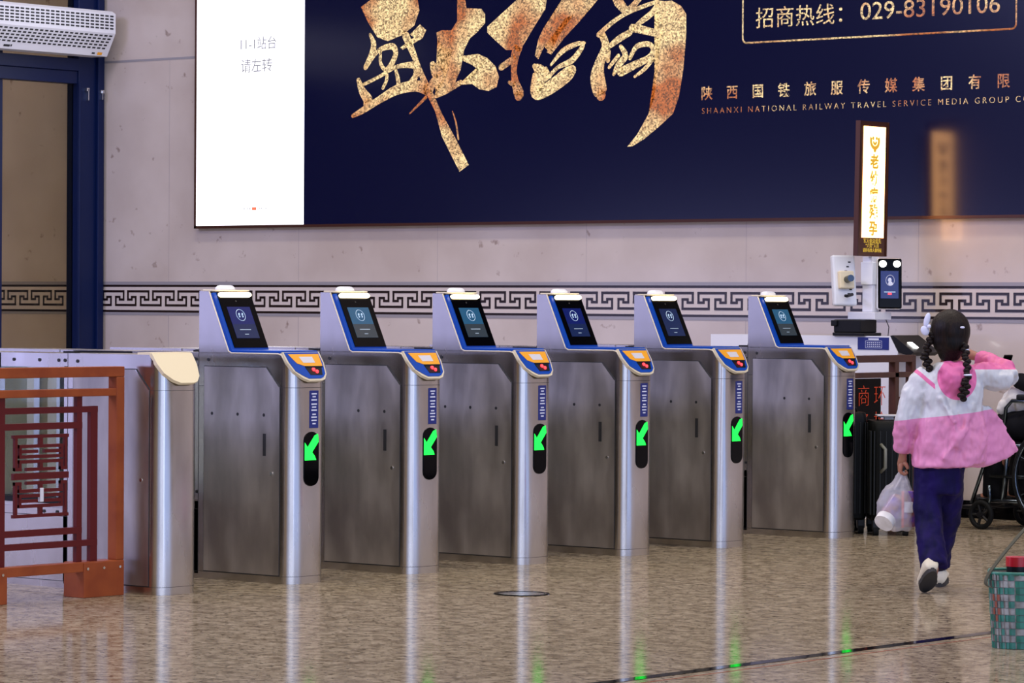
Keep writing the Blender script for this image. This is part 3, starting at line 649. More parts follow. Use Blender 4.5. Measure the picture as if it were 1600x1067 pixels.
# ------------------------------------------------------------------ red-brown lattice fence at the left
fx = -.13
fn = thing('lattice_fence', 'red-brown steel fence with crimson lattice and square emblem beside the cream-nosed gate', 'fence', (fx-.03, -1.477, 0))
LY = lambda y: y+1.477
def bars(name, L, m, par, xf=0.03, d=.05, bev=.003):
    g = MB()
    for y0, y1, z0_, z1_ in L: g.box((xf-d, LY(y0), z0_), (xf, LY(y1), z1_), bev)
    return g.build(name, m, par)
bars('top_rail', [(-1.92, -1.034, .895, .937)], 'rust', fn)
bars('upper_rail', [(-1.875, -1.079, .817, .848)], 'rust', fn)
bars('bottom_rail', [(-1.92, -1.034, .106, .146)], 'rust', fn)
bars('post', [(-1.079, -1.034, .146, .895)], 'rust', fn); bars('post', [(-1.92, -1.875, .146, .895)], 'rust', fn)
for ya in (-1.261, -1.92+.02):
    ft = bars('foot_block', [(ya, ya+.225, 0, .143)], 'rust', fn, .034, .12)
    for k in range(3): MB().cyl((.0345, LY(ya+.02+k*.09), .118), (.037, LY(ya+.02+k*.09), .118), .006, 8).build('bolt', 'chrome', ft)
g = MB()
def lb(y0, y1, z0_, z1_):
    e_ = 0 if (y1-y0) < (z1_-z0_) else .0012
    g.box((-.008-e_, LY(y0), z0_), (.012+e_, LY(y1), z1_))
for s_ in (1, -1):
    def my(y): return y if s_ == 1 else -2*1.477-y
    for (ya, yb, za, zb) in [(-1.283, -1.254, .146, .817), (-1.207, -1.168, .146, .777)]:
        a, b_ = sorted((my(ya), my(yb))); lb(a, b_, za, zb)
lb(-1.785, -1.168, .752, .777); lb(-1.70, -1.254, .688, .714); lb(-1.70, -1.254, .262, .288); lb(-1.785, -1.168, .210, .235)
for s_ in (1, -1):
    pass
g.build('lattice', 'crimson', fn)
# emblem: square spiral figure, symmetric left-right and top-bottom
g = MB()
Q1 = [[(62, 540), (145, 540), (145, 570), (80, 570), (80, 602), (143, 602)], [(84, 586), (132, 586)], [(67, 540), (67, 640), (80, 640), (80, 617), (145, 617), (145, 641), (104, 641)], [(62, 657), (146.5, 657)]]
def em(x, z): return (x-146.5)/2.09/283.*.97, z   # px to metres about the centre line
for sx_ in (1, -1):
    for sz_ in (1, -1):
        for pl_ in Q1:
            for (xa, ya), (xb, yb) in zip(pl_, pl_[1:]):
                f2 = lambda x, y: (sx_*(x-146.5)*.00172*.98, .503+sz_*(662-y)*.00130)
                a = f2(xa, ya); b_ = f2(xb, yb); y0, y1 = sorted((a[0], b_[0])); za, zb = sorted((a[1], b_[1])); hw = .0065
                e_ = 0 if (y1-y0) < (zb-za) else .0012; e_ += .0003 if sx_ > 0 else 0; e_ += .0005 if sz_ > 0 else 0
                g.box((-.0-e_, y0-hw, za-hw), (.012+e_, y1+hw, zb+hw))
g.box((.0, -.006, .34), (.012, .006, .37)).box((.0, -.006, .636), (.012, .006, .665))
em_ = g.build('emblem', 'crimson', fn)
g = MB(); g.box((.001, -.008, .168+.23), (.016, .012, .225+.23), .003).build('emblem_clip', 'greyl', em_)
for z_, ss in ((.146, 1),): pass

# ------------------------------------------------------------------ floor cap
fc = thing('floor_cap', 'round black-rimmed metal cap set in the shiny floor before the gates', 'floor cap', (1.025, .13, 0))
MB().loft([ring(0, 0, .0003, .118, .118, 40), ring(0, 0, .004, .115, .115, 40), ring(0, 0, .004, .098, .098, 40), ring(0, 0, .0015, .097, .097, 40)], cap=False).build('rim', 'blackgloss', fc)
MB().loft([ring(0, 0, .0004, .097, .097, 40), ring(0, 0, .0022, .096, .096, 40)]).build('lid', 'steel', fc)

# ------------------------------------------------------------------ priority gate by the wall: white gate, posts, devices, sign
pg = thing('priority_gate', 'white gate body with blue label and sloping black panel behind the dark rails', 'ticket gate', (-.6, 5.55, 0))
y0_, y1_ = -.13, .13
MB().prism([(-1.3, .0), (-.01, .0), (-.01, .84), (.0, .945), (-.052, 1.034), (-1.3, 1.034)], lambda u, v: (u, y0_, v), lambda u, v: (u, y1_, v)).build('body', 'whitemetal', pg)
g = MB().prism([(.003, .944), (.075, .925), (.105, .945), (-.035, 1.040), (-.054, 1.036)], lambda u, v: (u, y0_+.004, v), lambda u, v: (u, y1_+.01, v))
tp = g.build('reader_panel', 'black', pg)
MB().prism([(.028, .9985), (.072, .9690), (.074, .9725), (.030, 1.002)], lambda u, v: (u, -.075, v), lambda u, v: (u, -.030, v)).build('reader_glow', 'lampw2', tp)
lb_ = MB().box((-.268, y0_-.003, .957), (-.058, y0_+.002, 1.027), .001).build('notice_label', 'navy', pg)
g = MB()
for k in range(2): g.box((-.215, y0_-.0035, .9665+k*.040), (-.105, y0_-.003, .9680+k*.040))
for k in range(2): g.box((-.2155+k*.110, y0_-.0035, .9665), (-.2140+k*.110, y0_-.003, 1.008))
for r_ in range(3):
    for c_ in range(7): g.box((-.205+c_*.0137, y0_-.0035, .974+r_*.0105), (-.1965+c_*.0137, y0_-.003, .978+r_*.0105))
g.box((-.195, y0_-.0035, 1.012), (-.125, y0_-.003, 1.021))
g.build('label_print', 'ink', lb_)

def devframe(cx, cy, cz, az, tilt=0.):
    return Matrix.Translation((cx, cy, cz)) @ Matrix.Rotation(az, 4, 'Z') @ Matrix.Rotation(tilt, 4, 'X')
st = thing('device_column', 'short white column with square tray holding two face readers above the white gate', 'stand', (-.87, 5.55, 1.034))
MB().box((-.035, -.035, .135), (.035, .035, .45), .004).build('pole', 'whitemetal', st)
MB().box((-.10, -.085, .092), (.085, .085, .135), .004).build('tray', 'whitemetal', st)
g = MB().box((-.16, -.15, .000), (.055, .03, .018), .004).box((-.155, -.145, .018), (.03, .02, .092), .006).box((-.165, -.16, .055), (-.125, -.12, .088), .004)
g.build('mounting_block', 'black', st)
g = MB().tube([(.07, .05, .095), (.085, .06, .05), (.08, .06, .0)], .0025, 6); g.build('cable', 'black', st, smooth=True)
MB().box((-.04, -.045, .29), (.04, .045, .42), .004).build('sleeve', 'white', st)

def reader(name, label, mtx, lit):
    t = thing(name, label, 'face reader'); t.matrix_world = mtx
    # local: face looks to -y, x right, z up
    MB().box((-.070, -.012, -.145), (.070, .030, .145), .010).build('housing', 'white', t)
    if lit:
        f_ = MB().box((-.064, -.020, -.142), (.070, -.010, .142), .008).build('face_glass', 'blackgloss', t)
        MB().box((-.050, -.0212, -.085), (.052, -.0198, .072), .001).build('display', 'scr_navy', f_)
        for sx_ in (-1, 1):
            g = MB(); g.loft([[(sx_*.040+.003+.021*math.cos(2*PI*k/20), yy, .112+.019*math.sin(2*PI*k/20)) for k in range(20)] for yy in (-.0195, -.0225)]); g.build('lamp', 'lampw2', f_)
        g = MB(); g.tube([(.004+.024*math.cos(2*PI*k/20), -.0218, .018+.030*math.sin(2*PI*k/20)) for k in range(20)], .0015, 4, close=True)
        g.ell((.002, -.0218, .020), (.011, .001, .013), 10, 8).ell((.006, -.0218, .000), (.014, .001, .012), 10, 8); g.build('face_icon', 'ink', f_)
        g = MB().box((-.030, -.0218, -.050), (.034, -.0212, -.046)); g.build('display_text', 'icon', f_)
        MB().box((-.008, -.0218, -.064), (.012, -.0212, -.054)).build('display_mark', 'red', f_)
    else:
        g = MB()
        for k in range(8): g.box((-.040+.012*(k % 3), .0296, .10-k*.026), (-.034+.012*(k % 3)+.010, .0312, .108-k*.026))
        g.build('back_slots', 'gap', t)
        MB().box((-.045, .028, -.05), (.045, .060, .05), .006).build('bracket', 'cream', t)
        MB().cyl((0, .058, 0), (0, .115, 0), .020, 14).build('joint', 'tube', t)
        g = MB().tube([(-.03, .055, -.085), (.02, .095, -.100), (.05, .14, -.105)], .009, 8); g.build('clamp', 'black', t, smooth=True)
    return t
az_cam = -math.atan2(.637, .771)  # local -y turned towards the camera side
reader('face_reader', 'face reader with two round white lamps and a blue screen, right of the white column', devframe(-.770, 5.585, 1.330, math.radians(40), math.radians(-4)), True)
reader('face_reader', 'cream face reader seen from behind, left of the white column', devframe(-.995, 5.452, 1.345, math.radians(238), math.radians(8)), False)

sg = thing('vertical_sign', 'tall brown lightbox sign with yellow characters reading 老幼病残孕 above the white column', 'sign', (-.87, 5.512, 1.486))
lean = lambda x, y, z: (x, y+.018*z/.76, z)
MB().prism([(-.150, 0), (.145, 0), (.145, .765), (-.150, .765)], lambda u, v: (.004, u+.02*(v/.765), v), lambda u, v: (.030, u+.02*(v/.765), v)).build('case', 'signcase', sg)
g = MB().prism([(-.150, 0), (-.141, 0), (-.141, .765), (-.150, .765)], lambda u, v: (.030, u+.02*(v/.765), v), lambda u, v: (.036, u+.02*(v/.765), v))
g.prism([(.136, 0), (.145, 0), (.145, .765), (.136, .765)], lambda u, v: (.030, u+.02*(v/.765), v), lambda u, v: (.036, u+.02*(v/.765), v)); g.build('case_edge', 'brownframe', sg)
pl_ = MB().prism([(-.108, .105), (.112, .105), (.112, .735), (-.108, .735)], lambda u, v: (.030, u+.02*(v/.765), v), lambda u, v: (.033, u+.02*(v/.765), v)).build('lit_panel', 'sign_lit', sg)
for i, ch in enumerate('老幼病残孕'):
    zz_ = .505-i*.0945; text_mesh('sign_character', ch, .085, 'sign_text', pl_, (.0332, .004+.02*zz_/.765, zz_), (0, 1, 0), (0, 0, 1), bold=.003)
for i, ln in enumerate(('军人依法优先', '“六类”人员', '请持有效人像特征')):
    text_mesh('small_text', ln, (.030, .028, .024)[i], 'sign_small', sg, (.0306, .004, .075-i*.025), (0, 1, 0), (0, 0, 1))
# round emblem: head-and-hands mark
g = MB()
def arc(cx, cz, r0, r1, a0, a1, n=16):
    A_ = [(.0336, cx+r0*math.cos(a0+(a1-a0)*k/n), cz+r0*math.sin(a0+(a1-a0)*k/n)) for k in range(n+1)]
    B_ = [(.0336, cx+r1*math.cos(a0+(a1-a0)*k/n), cz+r1*math.sin(a0+(a1-a0)*k/n)) for k in range(n+1)]
    va = [g.bm.verts.new(p) for p in A_]; vb = [g.bm.verts.new(p) for p in B_]
    for k in range(n): g.f([va[k], va[k+1], vb[k+1], vb[k]])
ec = .655; ey = .020
arc(ey, ec, .030, .052, PI*.85, PI*2.15); arc(ey, ec-.004, .006, .022, PI*.98, PI*2.02)
arc(ey-.018, ec+.014, 0, .010, 0, 2*PI); arc(ey+.018, ec+.014, 0, .010, 0, 2*PI); arc(ey, ec-.052, 0, .014, 0, 2*PI)
g.build('sign_emblem', 'sign_text', pl_)

# dark rails between the last gate and the wall
f2 = thing('rail_fence', 'dark brown railing with black text board between the last gate and the white gate', 'fence', (-.47, 4.9, 0))
def bars2(name, L_, m, d=.045):
    g = MB()
    for a_, b_, c_, e_ in L_: g.box((-d, a_-4.9, c_), (0, b_-4.9, e_), .003)
    return g.build(name, m, f2)
bars2('top_rail', [(4.45, 5.41, .893, .932)], 'darkwood'); bars2('lower_rail', [(4.45, 5.41, .808, .838)], 'darkwood'); bars2('bottom_rail', [(4.45, 5.41, .11, .145)], 'darkwood')
for y_ in (4.46, 5.20, 5.37): bars2('post', [(y_, y_+.04, 0, .895)], 'darkwood')
bars2('cross_rail', [(5.24, 5.37, .68, .70)], 'darkwood', .03)
bd = bars2('text_board', [(4.62, 5.06, .42, .806)], 'blackgloss', .02)
text_mesh('led_text', '商 环', .125, 'redled', bd, (.002, 4.965-4.9, .665), (0, 1, 0), (0, 0, 1), bold=-.002)
text_mesh('led_text', '务 检', .125, 'redled', bd, (.002, 4.965-4.9, .520), (0, 1, 0), (0, 0, 1), bold=-.002)

# ------------------------------------------------------------------ suitcases
def suitcase(label, loc, rz, wd_, dp_, ht_, handle=True, top='suitdark'):
    """wd_: narrow width (local x), dp_: length (local y), stands on four wheels"""
    t = thing('suitcase', label, 'suitcase', loc, rz, None)
    g = MB()
    zs_ = [.075, .085, .11, ht_-.05, ht_-.015, ht_]; sc_ = [.90, .97, 1, 1, .97, .90]
    g.loft([ring(0, 0, z, wd_/2*s_, dp_/2*s_, 40, 7) for z, s_ in zip(zs_, sc_)])
    sh = g.build('shell', 'suit', t, smooth='auto')
    g = MB()
    for k in range(7):
        x = -wd_/2+wd_*(k+.5)/7
        g.box((x-.004, -dp_/2-.004, .11), (x+.004, -dp_/2+.004, ht_-.05), .002)
    for k in range(8):
        y = -dp_/2+dp_*(k+.5)/8
        g.box((-wd_/2-.004, y-.006, .11), (-wd_/2+.004, y+.006, ht_-.05), .002).box((wd_/2-.004, y-.006, .11), (wd_/2+.004, y+.006, ht_-.05), .002)
    g.build('ribs', 'suitdark', sh)
    MB().box((-.001, -dp_/2-.005, .10), (.003, -dp_/2, ht_-.03)).build('zip', 'suitdark', t)
    for sx_ in (-1, 1):
        for sy_ in (-1, 1):
            wl_ = MB(); cx, cy = sx_*(wd_/2-.03), sy_*(dp_/2-.045)
            wl_.cyl((cx-.014, cy, .028), (cx+.014, cy, .028), .028, 14)
            wh = wl_.build('wheel', 'rubber', t, smooth='auto'); MB().box((cx-.020, cy-.022, .030), (cx+.020, cy+.022, .082), .005).build('wheel_housing', 'black', wh)
    if handle:
        g = MB().tube([(-wd_/2+.05, -dp_/2-.002, ht_*.80), (-wd_/2+.07, -dp_/2-.032, ht_*.76), (-wd_/2+.07, -dp_/2-.036, ht_*.60), (-wd_/2+.05, -dp_/2-.002, ht_*.56)], .009, 8); g.build('side_handle', 'greyl' if top == 'g' else 'tubegrey', t, smooth=True)
    g = MB().tube([(-.05, .06, ht_-.004), (-.05, .05, ht_+.020), (.05, .05, ht_+.020), (.05, .06, ht_-.004)], .007, 8); g.build('top_handle', 'black', t, smooth=True)
    return t
M['red_strip'] = mat('orange_red_strip', (.55, .08, .03), .4)
M['tubegrey'] = mat('grey_plastic_handle', (.16, .16, .13), .5)
azf = math.atan2(.637, .771)
suitcase('black ribbed suitcase in front, behind the white plastic bag', (0.0, 4.42, 0), azf, .215, .38, .60)
suitcase('black suitcase half hidden beside the right-end gate', (-.225, 4.372, 0), azf, .185, .30, .64, False)
bx_ = thing('paper_packet', 'small pale flat packet lying on top of the front black suitcase', 'packet', (-.01, 4.44, .605), azf)
MB().box((-.07, -.10, .018), (.05, .03, .026), .002).box((-.03, -.06, 0), (.02, -.02, .018), .002).build('sheet', 'greyl', bx_)

# ------------------------------------------------------------------ wheelchair
wc = thing('wheelchair', 'wheelchair with spoked wheels and grey tube frame at the right edge', 'wheelchair', (.70, 5.27, 0), PI-.06)
def wheel(name, cx, cy, r, tire, par, spokes, hub, hand=False):
    t = MB(); t.tube([(cx+r*math.cos(2*PI*k/32), cy, r+.001+r*math.sin(2*PI*k/32)*(1-tire/r)+0) if False else (cx+(r-tire)*math.cos(2*PI*k/32), cy, r+(r-tire)*math.sin(2*PI*k/32)) for k in range(32)], tire, 8, close=True)
    o = t.build(name, 'rubber', par, smooth=True)
    s = MB()
    for k in range(spokes):
        a = 2*PI*k/spokes; s.cyl((cx, cy, r), (cx+(r-tire)*math.cos(a), cy, r+(r-tire)*math.sin(a)), .003 if spokes > 8 else .008, 6)
    s.cyl((cx, cy-.02, r), (cx, cy+.02, r), hub, 12)
    s.build('spokes', 'tube' if spokes > 8 else 'black', o)
    if hand:
        h_ = MB().tube([(cx+(r-.045)*math.cos(2*PI*k/32), cy+hand, r+(r-.045)*math.sin(2*PI*k/32)) for k in range(32)], .008, 6, close=True); h_.build('push_rim', 'tube', o, smooth=True)
    return o
for s_ in (-1, 1):
    wheel('large_wheel', 0, s_*.25, .30, .016, wc, 16, .03, s_*.04)
    cs = wheel('caster', .53, s_*.21, .080, .014, wc, 5, .016)
    g = MB().tube([(.53, s_*.21-s_*.022, .08), (.50, s_*.21-s_*.022, .13), (.475, s_*.21, .165), (.475, s_*.21, .24)], .010, 8); g.build('fork', 'tube', cs, smooth=True)
    g = MB()
    for P_ in ([(-.12, 0, .98), (-.06, 0, .90), (-.04, 0, .28)], [(-.04, 0, .70), (.34, 0, .70), (.38, 0, .66), (.40, 0, .46)], [(-.04, 0, .46), (.42, 0, .46), (.50, 0, .40), (.60, 0, .14)], [(-.04, 0, .29), (.48, 0, .29)], [(.36, 0, .46), (.40, 0, .16)], [(.10, 0, .16), (.56, 0, .16)], [(.18, 0, .46), (.18, 0, .16)]):
        g.tube([(x, s_*.20, z) for x, _, z in P_], .011, 8)
    g.build('side_frame', 'tube', wc, smooth=True)
    MB().box((.0, s_*.20-.025, .705), (.30, s_*.20+.025, .735), .008).build('armrest', 'black', wc)
    g = MB().tube([(-.20, s_*.20, .97), (-.10, s_*.20, .965)], .016, 10); g.build('push_handle', 'black', wc, smooth=True)
    MB().box((.55, s_*.11-.07, .105), (.68, s_*.11+.07, .125), .005).build('footplate', 'black', wc)
    MB().cyl((0, s_*.20, .30), (0, s_*.25, .30), .012, 8).build('axle', 'tube', wc)
MB().box((-.04, -.20, .445), (.40, .20, .475), .010).build('seat', 'black', wc)
MB().box((-.055, -.20, .475), (-.035, .20, .90), .008).build('backrest', 'black', wc)
g = MB().cyl((.02, -.2, .20), (.34, .2, .44), .010, 8).cyl((.34, -.2, .20), (.02, .2, .44), .010, 8); g.build('cross_brace', 'tube', wc)
MB().box((.04, -.205, .20), (.30, .205, .40), .02).build('under_seat_bag', 'darkcoat', wc)

# person sitting in the wheelchair (mostly outside the photograph): local frame, faces +x
ps = thing('person', 'person in dark clothes sitting in the wheelchair, one forearm holding a phone', 'person', (.70, 5.27, 0), PI-.06)
V = [(.06, 0, .56), (.05, 0, .72), (.04, 0, .92), (.045, 0, 1.03), (.06, 0, 1.10), (.075, 0, 1.17), (.075, 0, 1.26),
     (.12, .10, .56), (.44, .12, .56), (.50, .12, .18), (.60, .12, .15),
     (.12, -.10, .56), (.44, -.12, .56), (.50, -.12, .18), (.60, -.12, .15),
     (.045, .17, .99), (.10, .225, .78), (.31, .165, .80), (.37, .150, .825),
     (.045, -.17, .99), (.08, -.225, .78), (.30, -.10, .76), (.36, -.07, .76)]
E = [(0, 1), (1, 2), (2, 3), (3, 4), (4, 5), (5, 6), (0, 7), (7, 8), (8, 9), (9, 10), (0, 11), (11, 12), (12, 13), (13, 14), (3, 15), (15, 16), (16, 17), (17, 18), (3, 19), (19, 20), (20, 21), (21, 22)]
Rr = [.12, .12, .11, .065, .048, .080, .075, .085, .065, .045, .038, .085, .065, .045, .038, .045, .042, .034, .026, .045, .042, .034, .026]
for s_, bi in ((1, 18), (-1, 22)):   # fingers rooted in the palm
    b0 = Vector(V[bi])
    for k in range(5):
        i0 = len(V); oy = (k-2)*.016
        V += [tuple(b0+Vector((.02, oy, -.004))), tuple(b0+Vector((.062-.004*abs(k-2), oy, .004))), tuple(b0+Vector((.080-.005*abs(k-2), oy*.9, .026)))]
        E += [(bi, i0), (i0, i0+1), (i0+1, i0+2)]; Rr += [.012, .009, .0075]
skin_body('body', V, E, Rr, 'skin', ps, 0, 2)
def rr_(x, rx, ry, z, p=2.4): return ring(x, 0, z, rx, ry, 24, p)
g = MB(); g.loft([rr_(.08, .16, .19, .48), rr_(.06, .15, .19, .60), rr_(.045, .14, .19, .80), rr_(.04, .13, .20, .96), rr_(.045, .115, .195, 1.035), rr_(.050, .085, .13, 1.08), rr_(.058, .064, .070, 1.12)])
g.tube([(.045, .15, 1.0), (.06, .20, .90), (.10, .235, .78), (.20, .20, .785), (.335, .160, .81)], [.075, .068, .062, .055, .045], 14)
g.tube([(.045, -.15, 1.0), (.06, -.20, .90), (.08, -.235, .78), (.20, -.17, .76), (.33, -.09, .76)], [.075, .068, .062, .055, .045], 14)
remesh(g.build('coat', 'darkcoat', ps), .014, 4)
g = MB()
for s_ in (1, -1): g.tube([(.06, s_*.09, .56), (.25, s_*.11, .565), (.44, s_*.12, .555), (.49, s_*.12, .45), (.505, s_*.12, .17)], [.10, .095, .085, .075, .068], 14)
remesh(g.build('trousers', 'darkcoat', ps), .014, 4)
g = MB(); g.ell((.065, 0, 1.235), (.095, .085, .095), 18, 12)
hr = g.build('hair', 'hair', ps, smooth=True)
for s_ in (1, -1): MB().ell((.545, s_*.12, .155), (.11, .042, .038), 14, 8).build('shoe', 'black', ps, smooth=True)
g = MB().ell((.152, 0, 1.20), (.014, .012, .016), 8, 6).ell((.142, .03, 1.225), (.008, .012, .007), 8, 6).ell((.142, -.03, 1.225), (.008, .012, .007), 8, 6); g.build('face_features', 'skin', ps, smooth=True)
tag(MB().box((-.006, -.038, -.075), (.006, .038, .075), .006).build('phone', 'blackgloss'), 'black phone held up by the person in the wheelchair', 'phone').matrix_world = Matrix.Translation((.70, 5.27, 0)) @ Matrix.Rotation(PI-.06, 4, 'Z') @ Matrix.Translation((.425, .150, .875)) @ Matrix.Rotation(-.35, 4, 'Y')
cl = thing('white_cloth_bundle', 'crumpled white cloth bundle on the lap of the person in the wheelchair', 'cloth', (.70, 5.27, 0), PI-.06)
g = MB().ell((.36, .06, .70), (.11, .12, .075), 18, 12).ell((.43, .09, .665), (.06, .09, .06), 14, 10).ell((.30, .02, .73), (.07, .08, .05), 14, 10)
remesh(g.build('cloth', 'whitecloth', cl), .010, 3, (.035, .06))

# ------------------------------------------------------------------ woven basket bag in the right foreground
wb_ = thing('woven_bag', 'woven teal and white plastic strap bag standing at the right edge of the floor', 'bag', (3.775, -.35, 0), .55)
nr, nc, Wx, Wy, Hh = 11, 44, .165, .115, .265
cols = {'teal': MB(), 'strapw': MB(), 'strapr': MB()}
rnd = random.Random(7)
def pt(u, z, o):
    a = 2*PI*u/nc; c, s_ = math.cos(a), math.sin(a); fl = 1-.10*(1-z/Hh); e = 2/5
    return ((Wx*fl+o)*math.copysign(abs(c)**e, c), (Wy*fl+o)*math.copysign(abs(s_)**e, s_), z)
for i in range(nr):
    for j in range(nc):
        za, zb2 = Hh*i/nr, Hh*(i+1)/nr; over_ = (i+j) % 2
        cn = ('teal' if (j % 3) else 'strapw') if over_ else ('strapw' if i % 4 else 'teal')
        if 4 <= j % 22 <= 6 and 3 < i < 8: cn = 'strapr' if over_ else cn
        g = cols[cn]; o0 = .0045 if over_ else .0025; e_ = .05
        P_ = [(j+e_, za+.001), (j+.5, za+.001), (j+1-e_, za+.001), (j+1-e_, zb2-.001), (j+.5, zb2-.001), (j+e_, zb2-.001)]
        ofs = [0 if not over_ else o0*.7, o0, 0 if not over_ else o0*.7]*1
        vv = [g.bm.verts.new(pt(u, z, q_)) for (u, z), q_ in zip(P_, [ofs[0], ofs[1]+.002, ofs[2], ofs[2], ofs[1]+.002, ofs[0]])]
        g.f([vv[0], vv[1], vv[4], vv[5]]); g.f([vv[1], vv[2], vv[3], vv[4]])
body_in = MB(); body_in.loft([[pt(u, z, -.001) for u in range(nc)] for z in (0.001, Hh*.5, Hh-.004)]+[[pt(u, z, -.006) for u in range(nc)] for z in (Hh-.004, .012)], cap=True)
bi_ = body_in.build('lining', 'strapw', wb_)
for k_, g in cols.items(): g.build('woven_straps', k_, wb_)
MB().tube([pt(u, Hh, 0) for u in range(nc)], .007, 6, close=True).build('rim', 'teal', wb_, smooth=True)
def strap(pts, wv, th, m, par, name):
    g = MB(); L_ = []
    wv = Vector(wv)
    for i, p in enumerate(pts):
        p = Vector(p); a = Vector(pts[max(i-1, 0)]); b_ = Vector(pts[min(i+1, len(pts)-1)]); d = (b_-a).normalized(); nn_ = d.cross(wv).normalized()
        L_.append([tuple(p+wv*.5+nn_*th/2), tuple(p-wv*.5+nn_*th/2), tuple(p-wv*.5-nn_*th/2), tuple(p+wv*.5-nn_*th/2)])
    g.loft(L_); return g.build(name, m, par, smooth='auto')
hp = []
for k in range(17):
    a = PI*k/16; hp.append((-.155-.06*math.sin(a)+.16*(k/16)**1.5, -.10+.04*(k/16), .215+.26*(k/16)+.0*math.sin(a)-.07*math.sin(a)))
strap(hp, (.010, -.028, 0), .003, 'webbing', wb_, 'shoulder_strap')
cn_ = thing('jar', 'jar with shiny red lid standing in the woven bag', 'jar', (3.72, -.385, .05), .3)
MB().cyl((0, 0, 0), (0, 0, .235), .040, 20).build('glass_body', 'black', cn_, smooth='auto'); MB().cyl((0, 0, .235), (0, 0, .268), .043, 24).build('lid', 'redlid', cn_, smooth='auto')
g = MB().ell((0, 0, .10), (.085, .07, .08), 18, 12).ell((.02, .0, .16), (.05, .045, .06), 14, 10)
pb = g.build('plastic_bag', 'whitecloth'); pb.location = (3.84, -.30, .16); remesh(pb, .008, 2, (.03, .05)); tag(pb, 'crumpled pale grey plastic bag stuffed in the top of the woven bag', 'bag')
g = MB().tube([(0, 0, 0), (.0, .0, .28), (.01, .0, .50)], [.012, .018, .016], 12); rd = g.build('folded_umbrella', 'darkcoat', smooth=True); rd.location = (3.765, -.28, .02)
tag(rd, 'dark slim folded umbrella standing upright in the woven bag', 'umbrella')

# ------------------------------------------------------------------ the girl, local frame: +y away from the camera, +x to the right
GL = (2.215, 1.51, 0); GR = math.atan2(.637, .771)
gr = thing('person', 'young girl with braids in a pink and white windbreaker walking away with a plastic bag', 'person', GL, GR)
V = [(-.035, 0, .53), (-.01, 0, .66), (.015, 0, .80), (.02, 0, .90), (.018, .005, .955), (.016, .010, 1.02), (.014, .015, 1.10),
     (-.075, 0, .50), (-.085, -.06, .30), (-.075, -.17, .105), (-.09, -.10, .035),
     (.015, 0, .50), (.02, .10, .30), (-.005, .185, .075), (0, .26, .035),
     (-.09, 0, .905), (-.165, -.01, .75), (-.182, .02, .585), (-.186, .035, .545),
     (.135, 0, .915), (.27, .02, .895), (.16, .16, .985), (.11, .19, 1.00)]
E = [(0, 1), (1, 2), (2, 3), (3, 4), (4, 5), (5, 6), (0, 7), (7, 8), (8, 9), (9, 10), (0, 11), (11, 12), (12, 13), (13, 14), (3, 15), (15, 16), (16, 17), (17, 18), (3, 19), (19, 20), (20, 21), (21, 22)]
Rr = [.075, .075, .08, .055, .034, .055, .062, .055, .045, .03, .026, .055, .045, .03, .026, .036, .028, .02, (.022, .014), .036, .028, .02, (.022, .014)]
# fingers: left hand curls round the bag handles
b0 = Vector(V[18])
for k in range(4):
    i0 = len(V); oy = (k-1.5)*.0135
    V += [tuple(b0+Vector((-.006, oy+.004, -.022))), tuple(b0+Vector((-.006, oy+.004, -.046))), tuple(b0+Vector((.012, oy+.004, -.056))), tuple(b0+Vector((.024, oy+.004, -.044+.002*k)))]
    E += [(18, i0), (i0, i0+1), (i0+1, i0+2), (i0+2, i0+3)]; Rr += [.0095, .0082, .0075, .0068]
i0 = len(V); V += [tuple(b0+Vector((.016, -.020, -.012))), tuple(b0+Vector((.026, -.022, -.034)))]; E += [(18, i0), (i0, i0+1)]; Rr += [.0095, .0075]
b0 = Vector(V[22])
for k in range(4):
    i0 = len(V); oz = (k-1.5)*.0135
    V += [tuple(b0+Vector((-.020, .004, oz))), tuple(b0+Vector((-.042, -.004, oz))), tuple(b0+Vector((-.052, -.022, oz)))]
    E += [(22, i0), (i0, i0+1), (i0+1, i0+2)]; Rr += [.009, .008, .007]
i0 = len(V); V += [tuple(b0+Vector((-.012, -.012, .024))), tuple(b0+Vector((-.026, -.024, .036)))]; E += [(22, i0), (i0, i0+1)]; Rr += [.0095, .0075]
skin_body('body', V, E, Rr, 'skin', gr, 0, 2)
# head details (she looks away from the camera)
hx, hy, hz = .012, .018, 1.085
hd = MB(); hd.ell((hx, hy+.004, hz-.004), (.070, .082, .098), 24, 18).ell((hx, hy+.03, hz-.065), (.044, .045, .035), 16, 10)
hd.ell((hx, hy+.088, hz-.022), (.011, .015, .016), 10, 8)
for s_ in (-1, 1): hd.ell((hx+s_*.072, hy-.002, hz-.020), (.008, .014, .022), 10, 8)
hd.ell((hx, hy-.01, hz-.115), (.040, .040, .06), 16, 10)
hdo = hd.build('head', 'skin', gr, smooth=True)
g = MB()
for s_ in (-1, 1): g.ell((hx+s_*.026, hy+.078, hz+.002), (.011, .007, .006), 10, 8)
g.build('eye', 'black', hdo, smooth=True); MB().ell((hx, hy+.078, hz-.055), (.018, .006, .005), 10, 6).build('mouth', 'redlid', hdo, smooth=True)
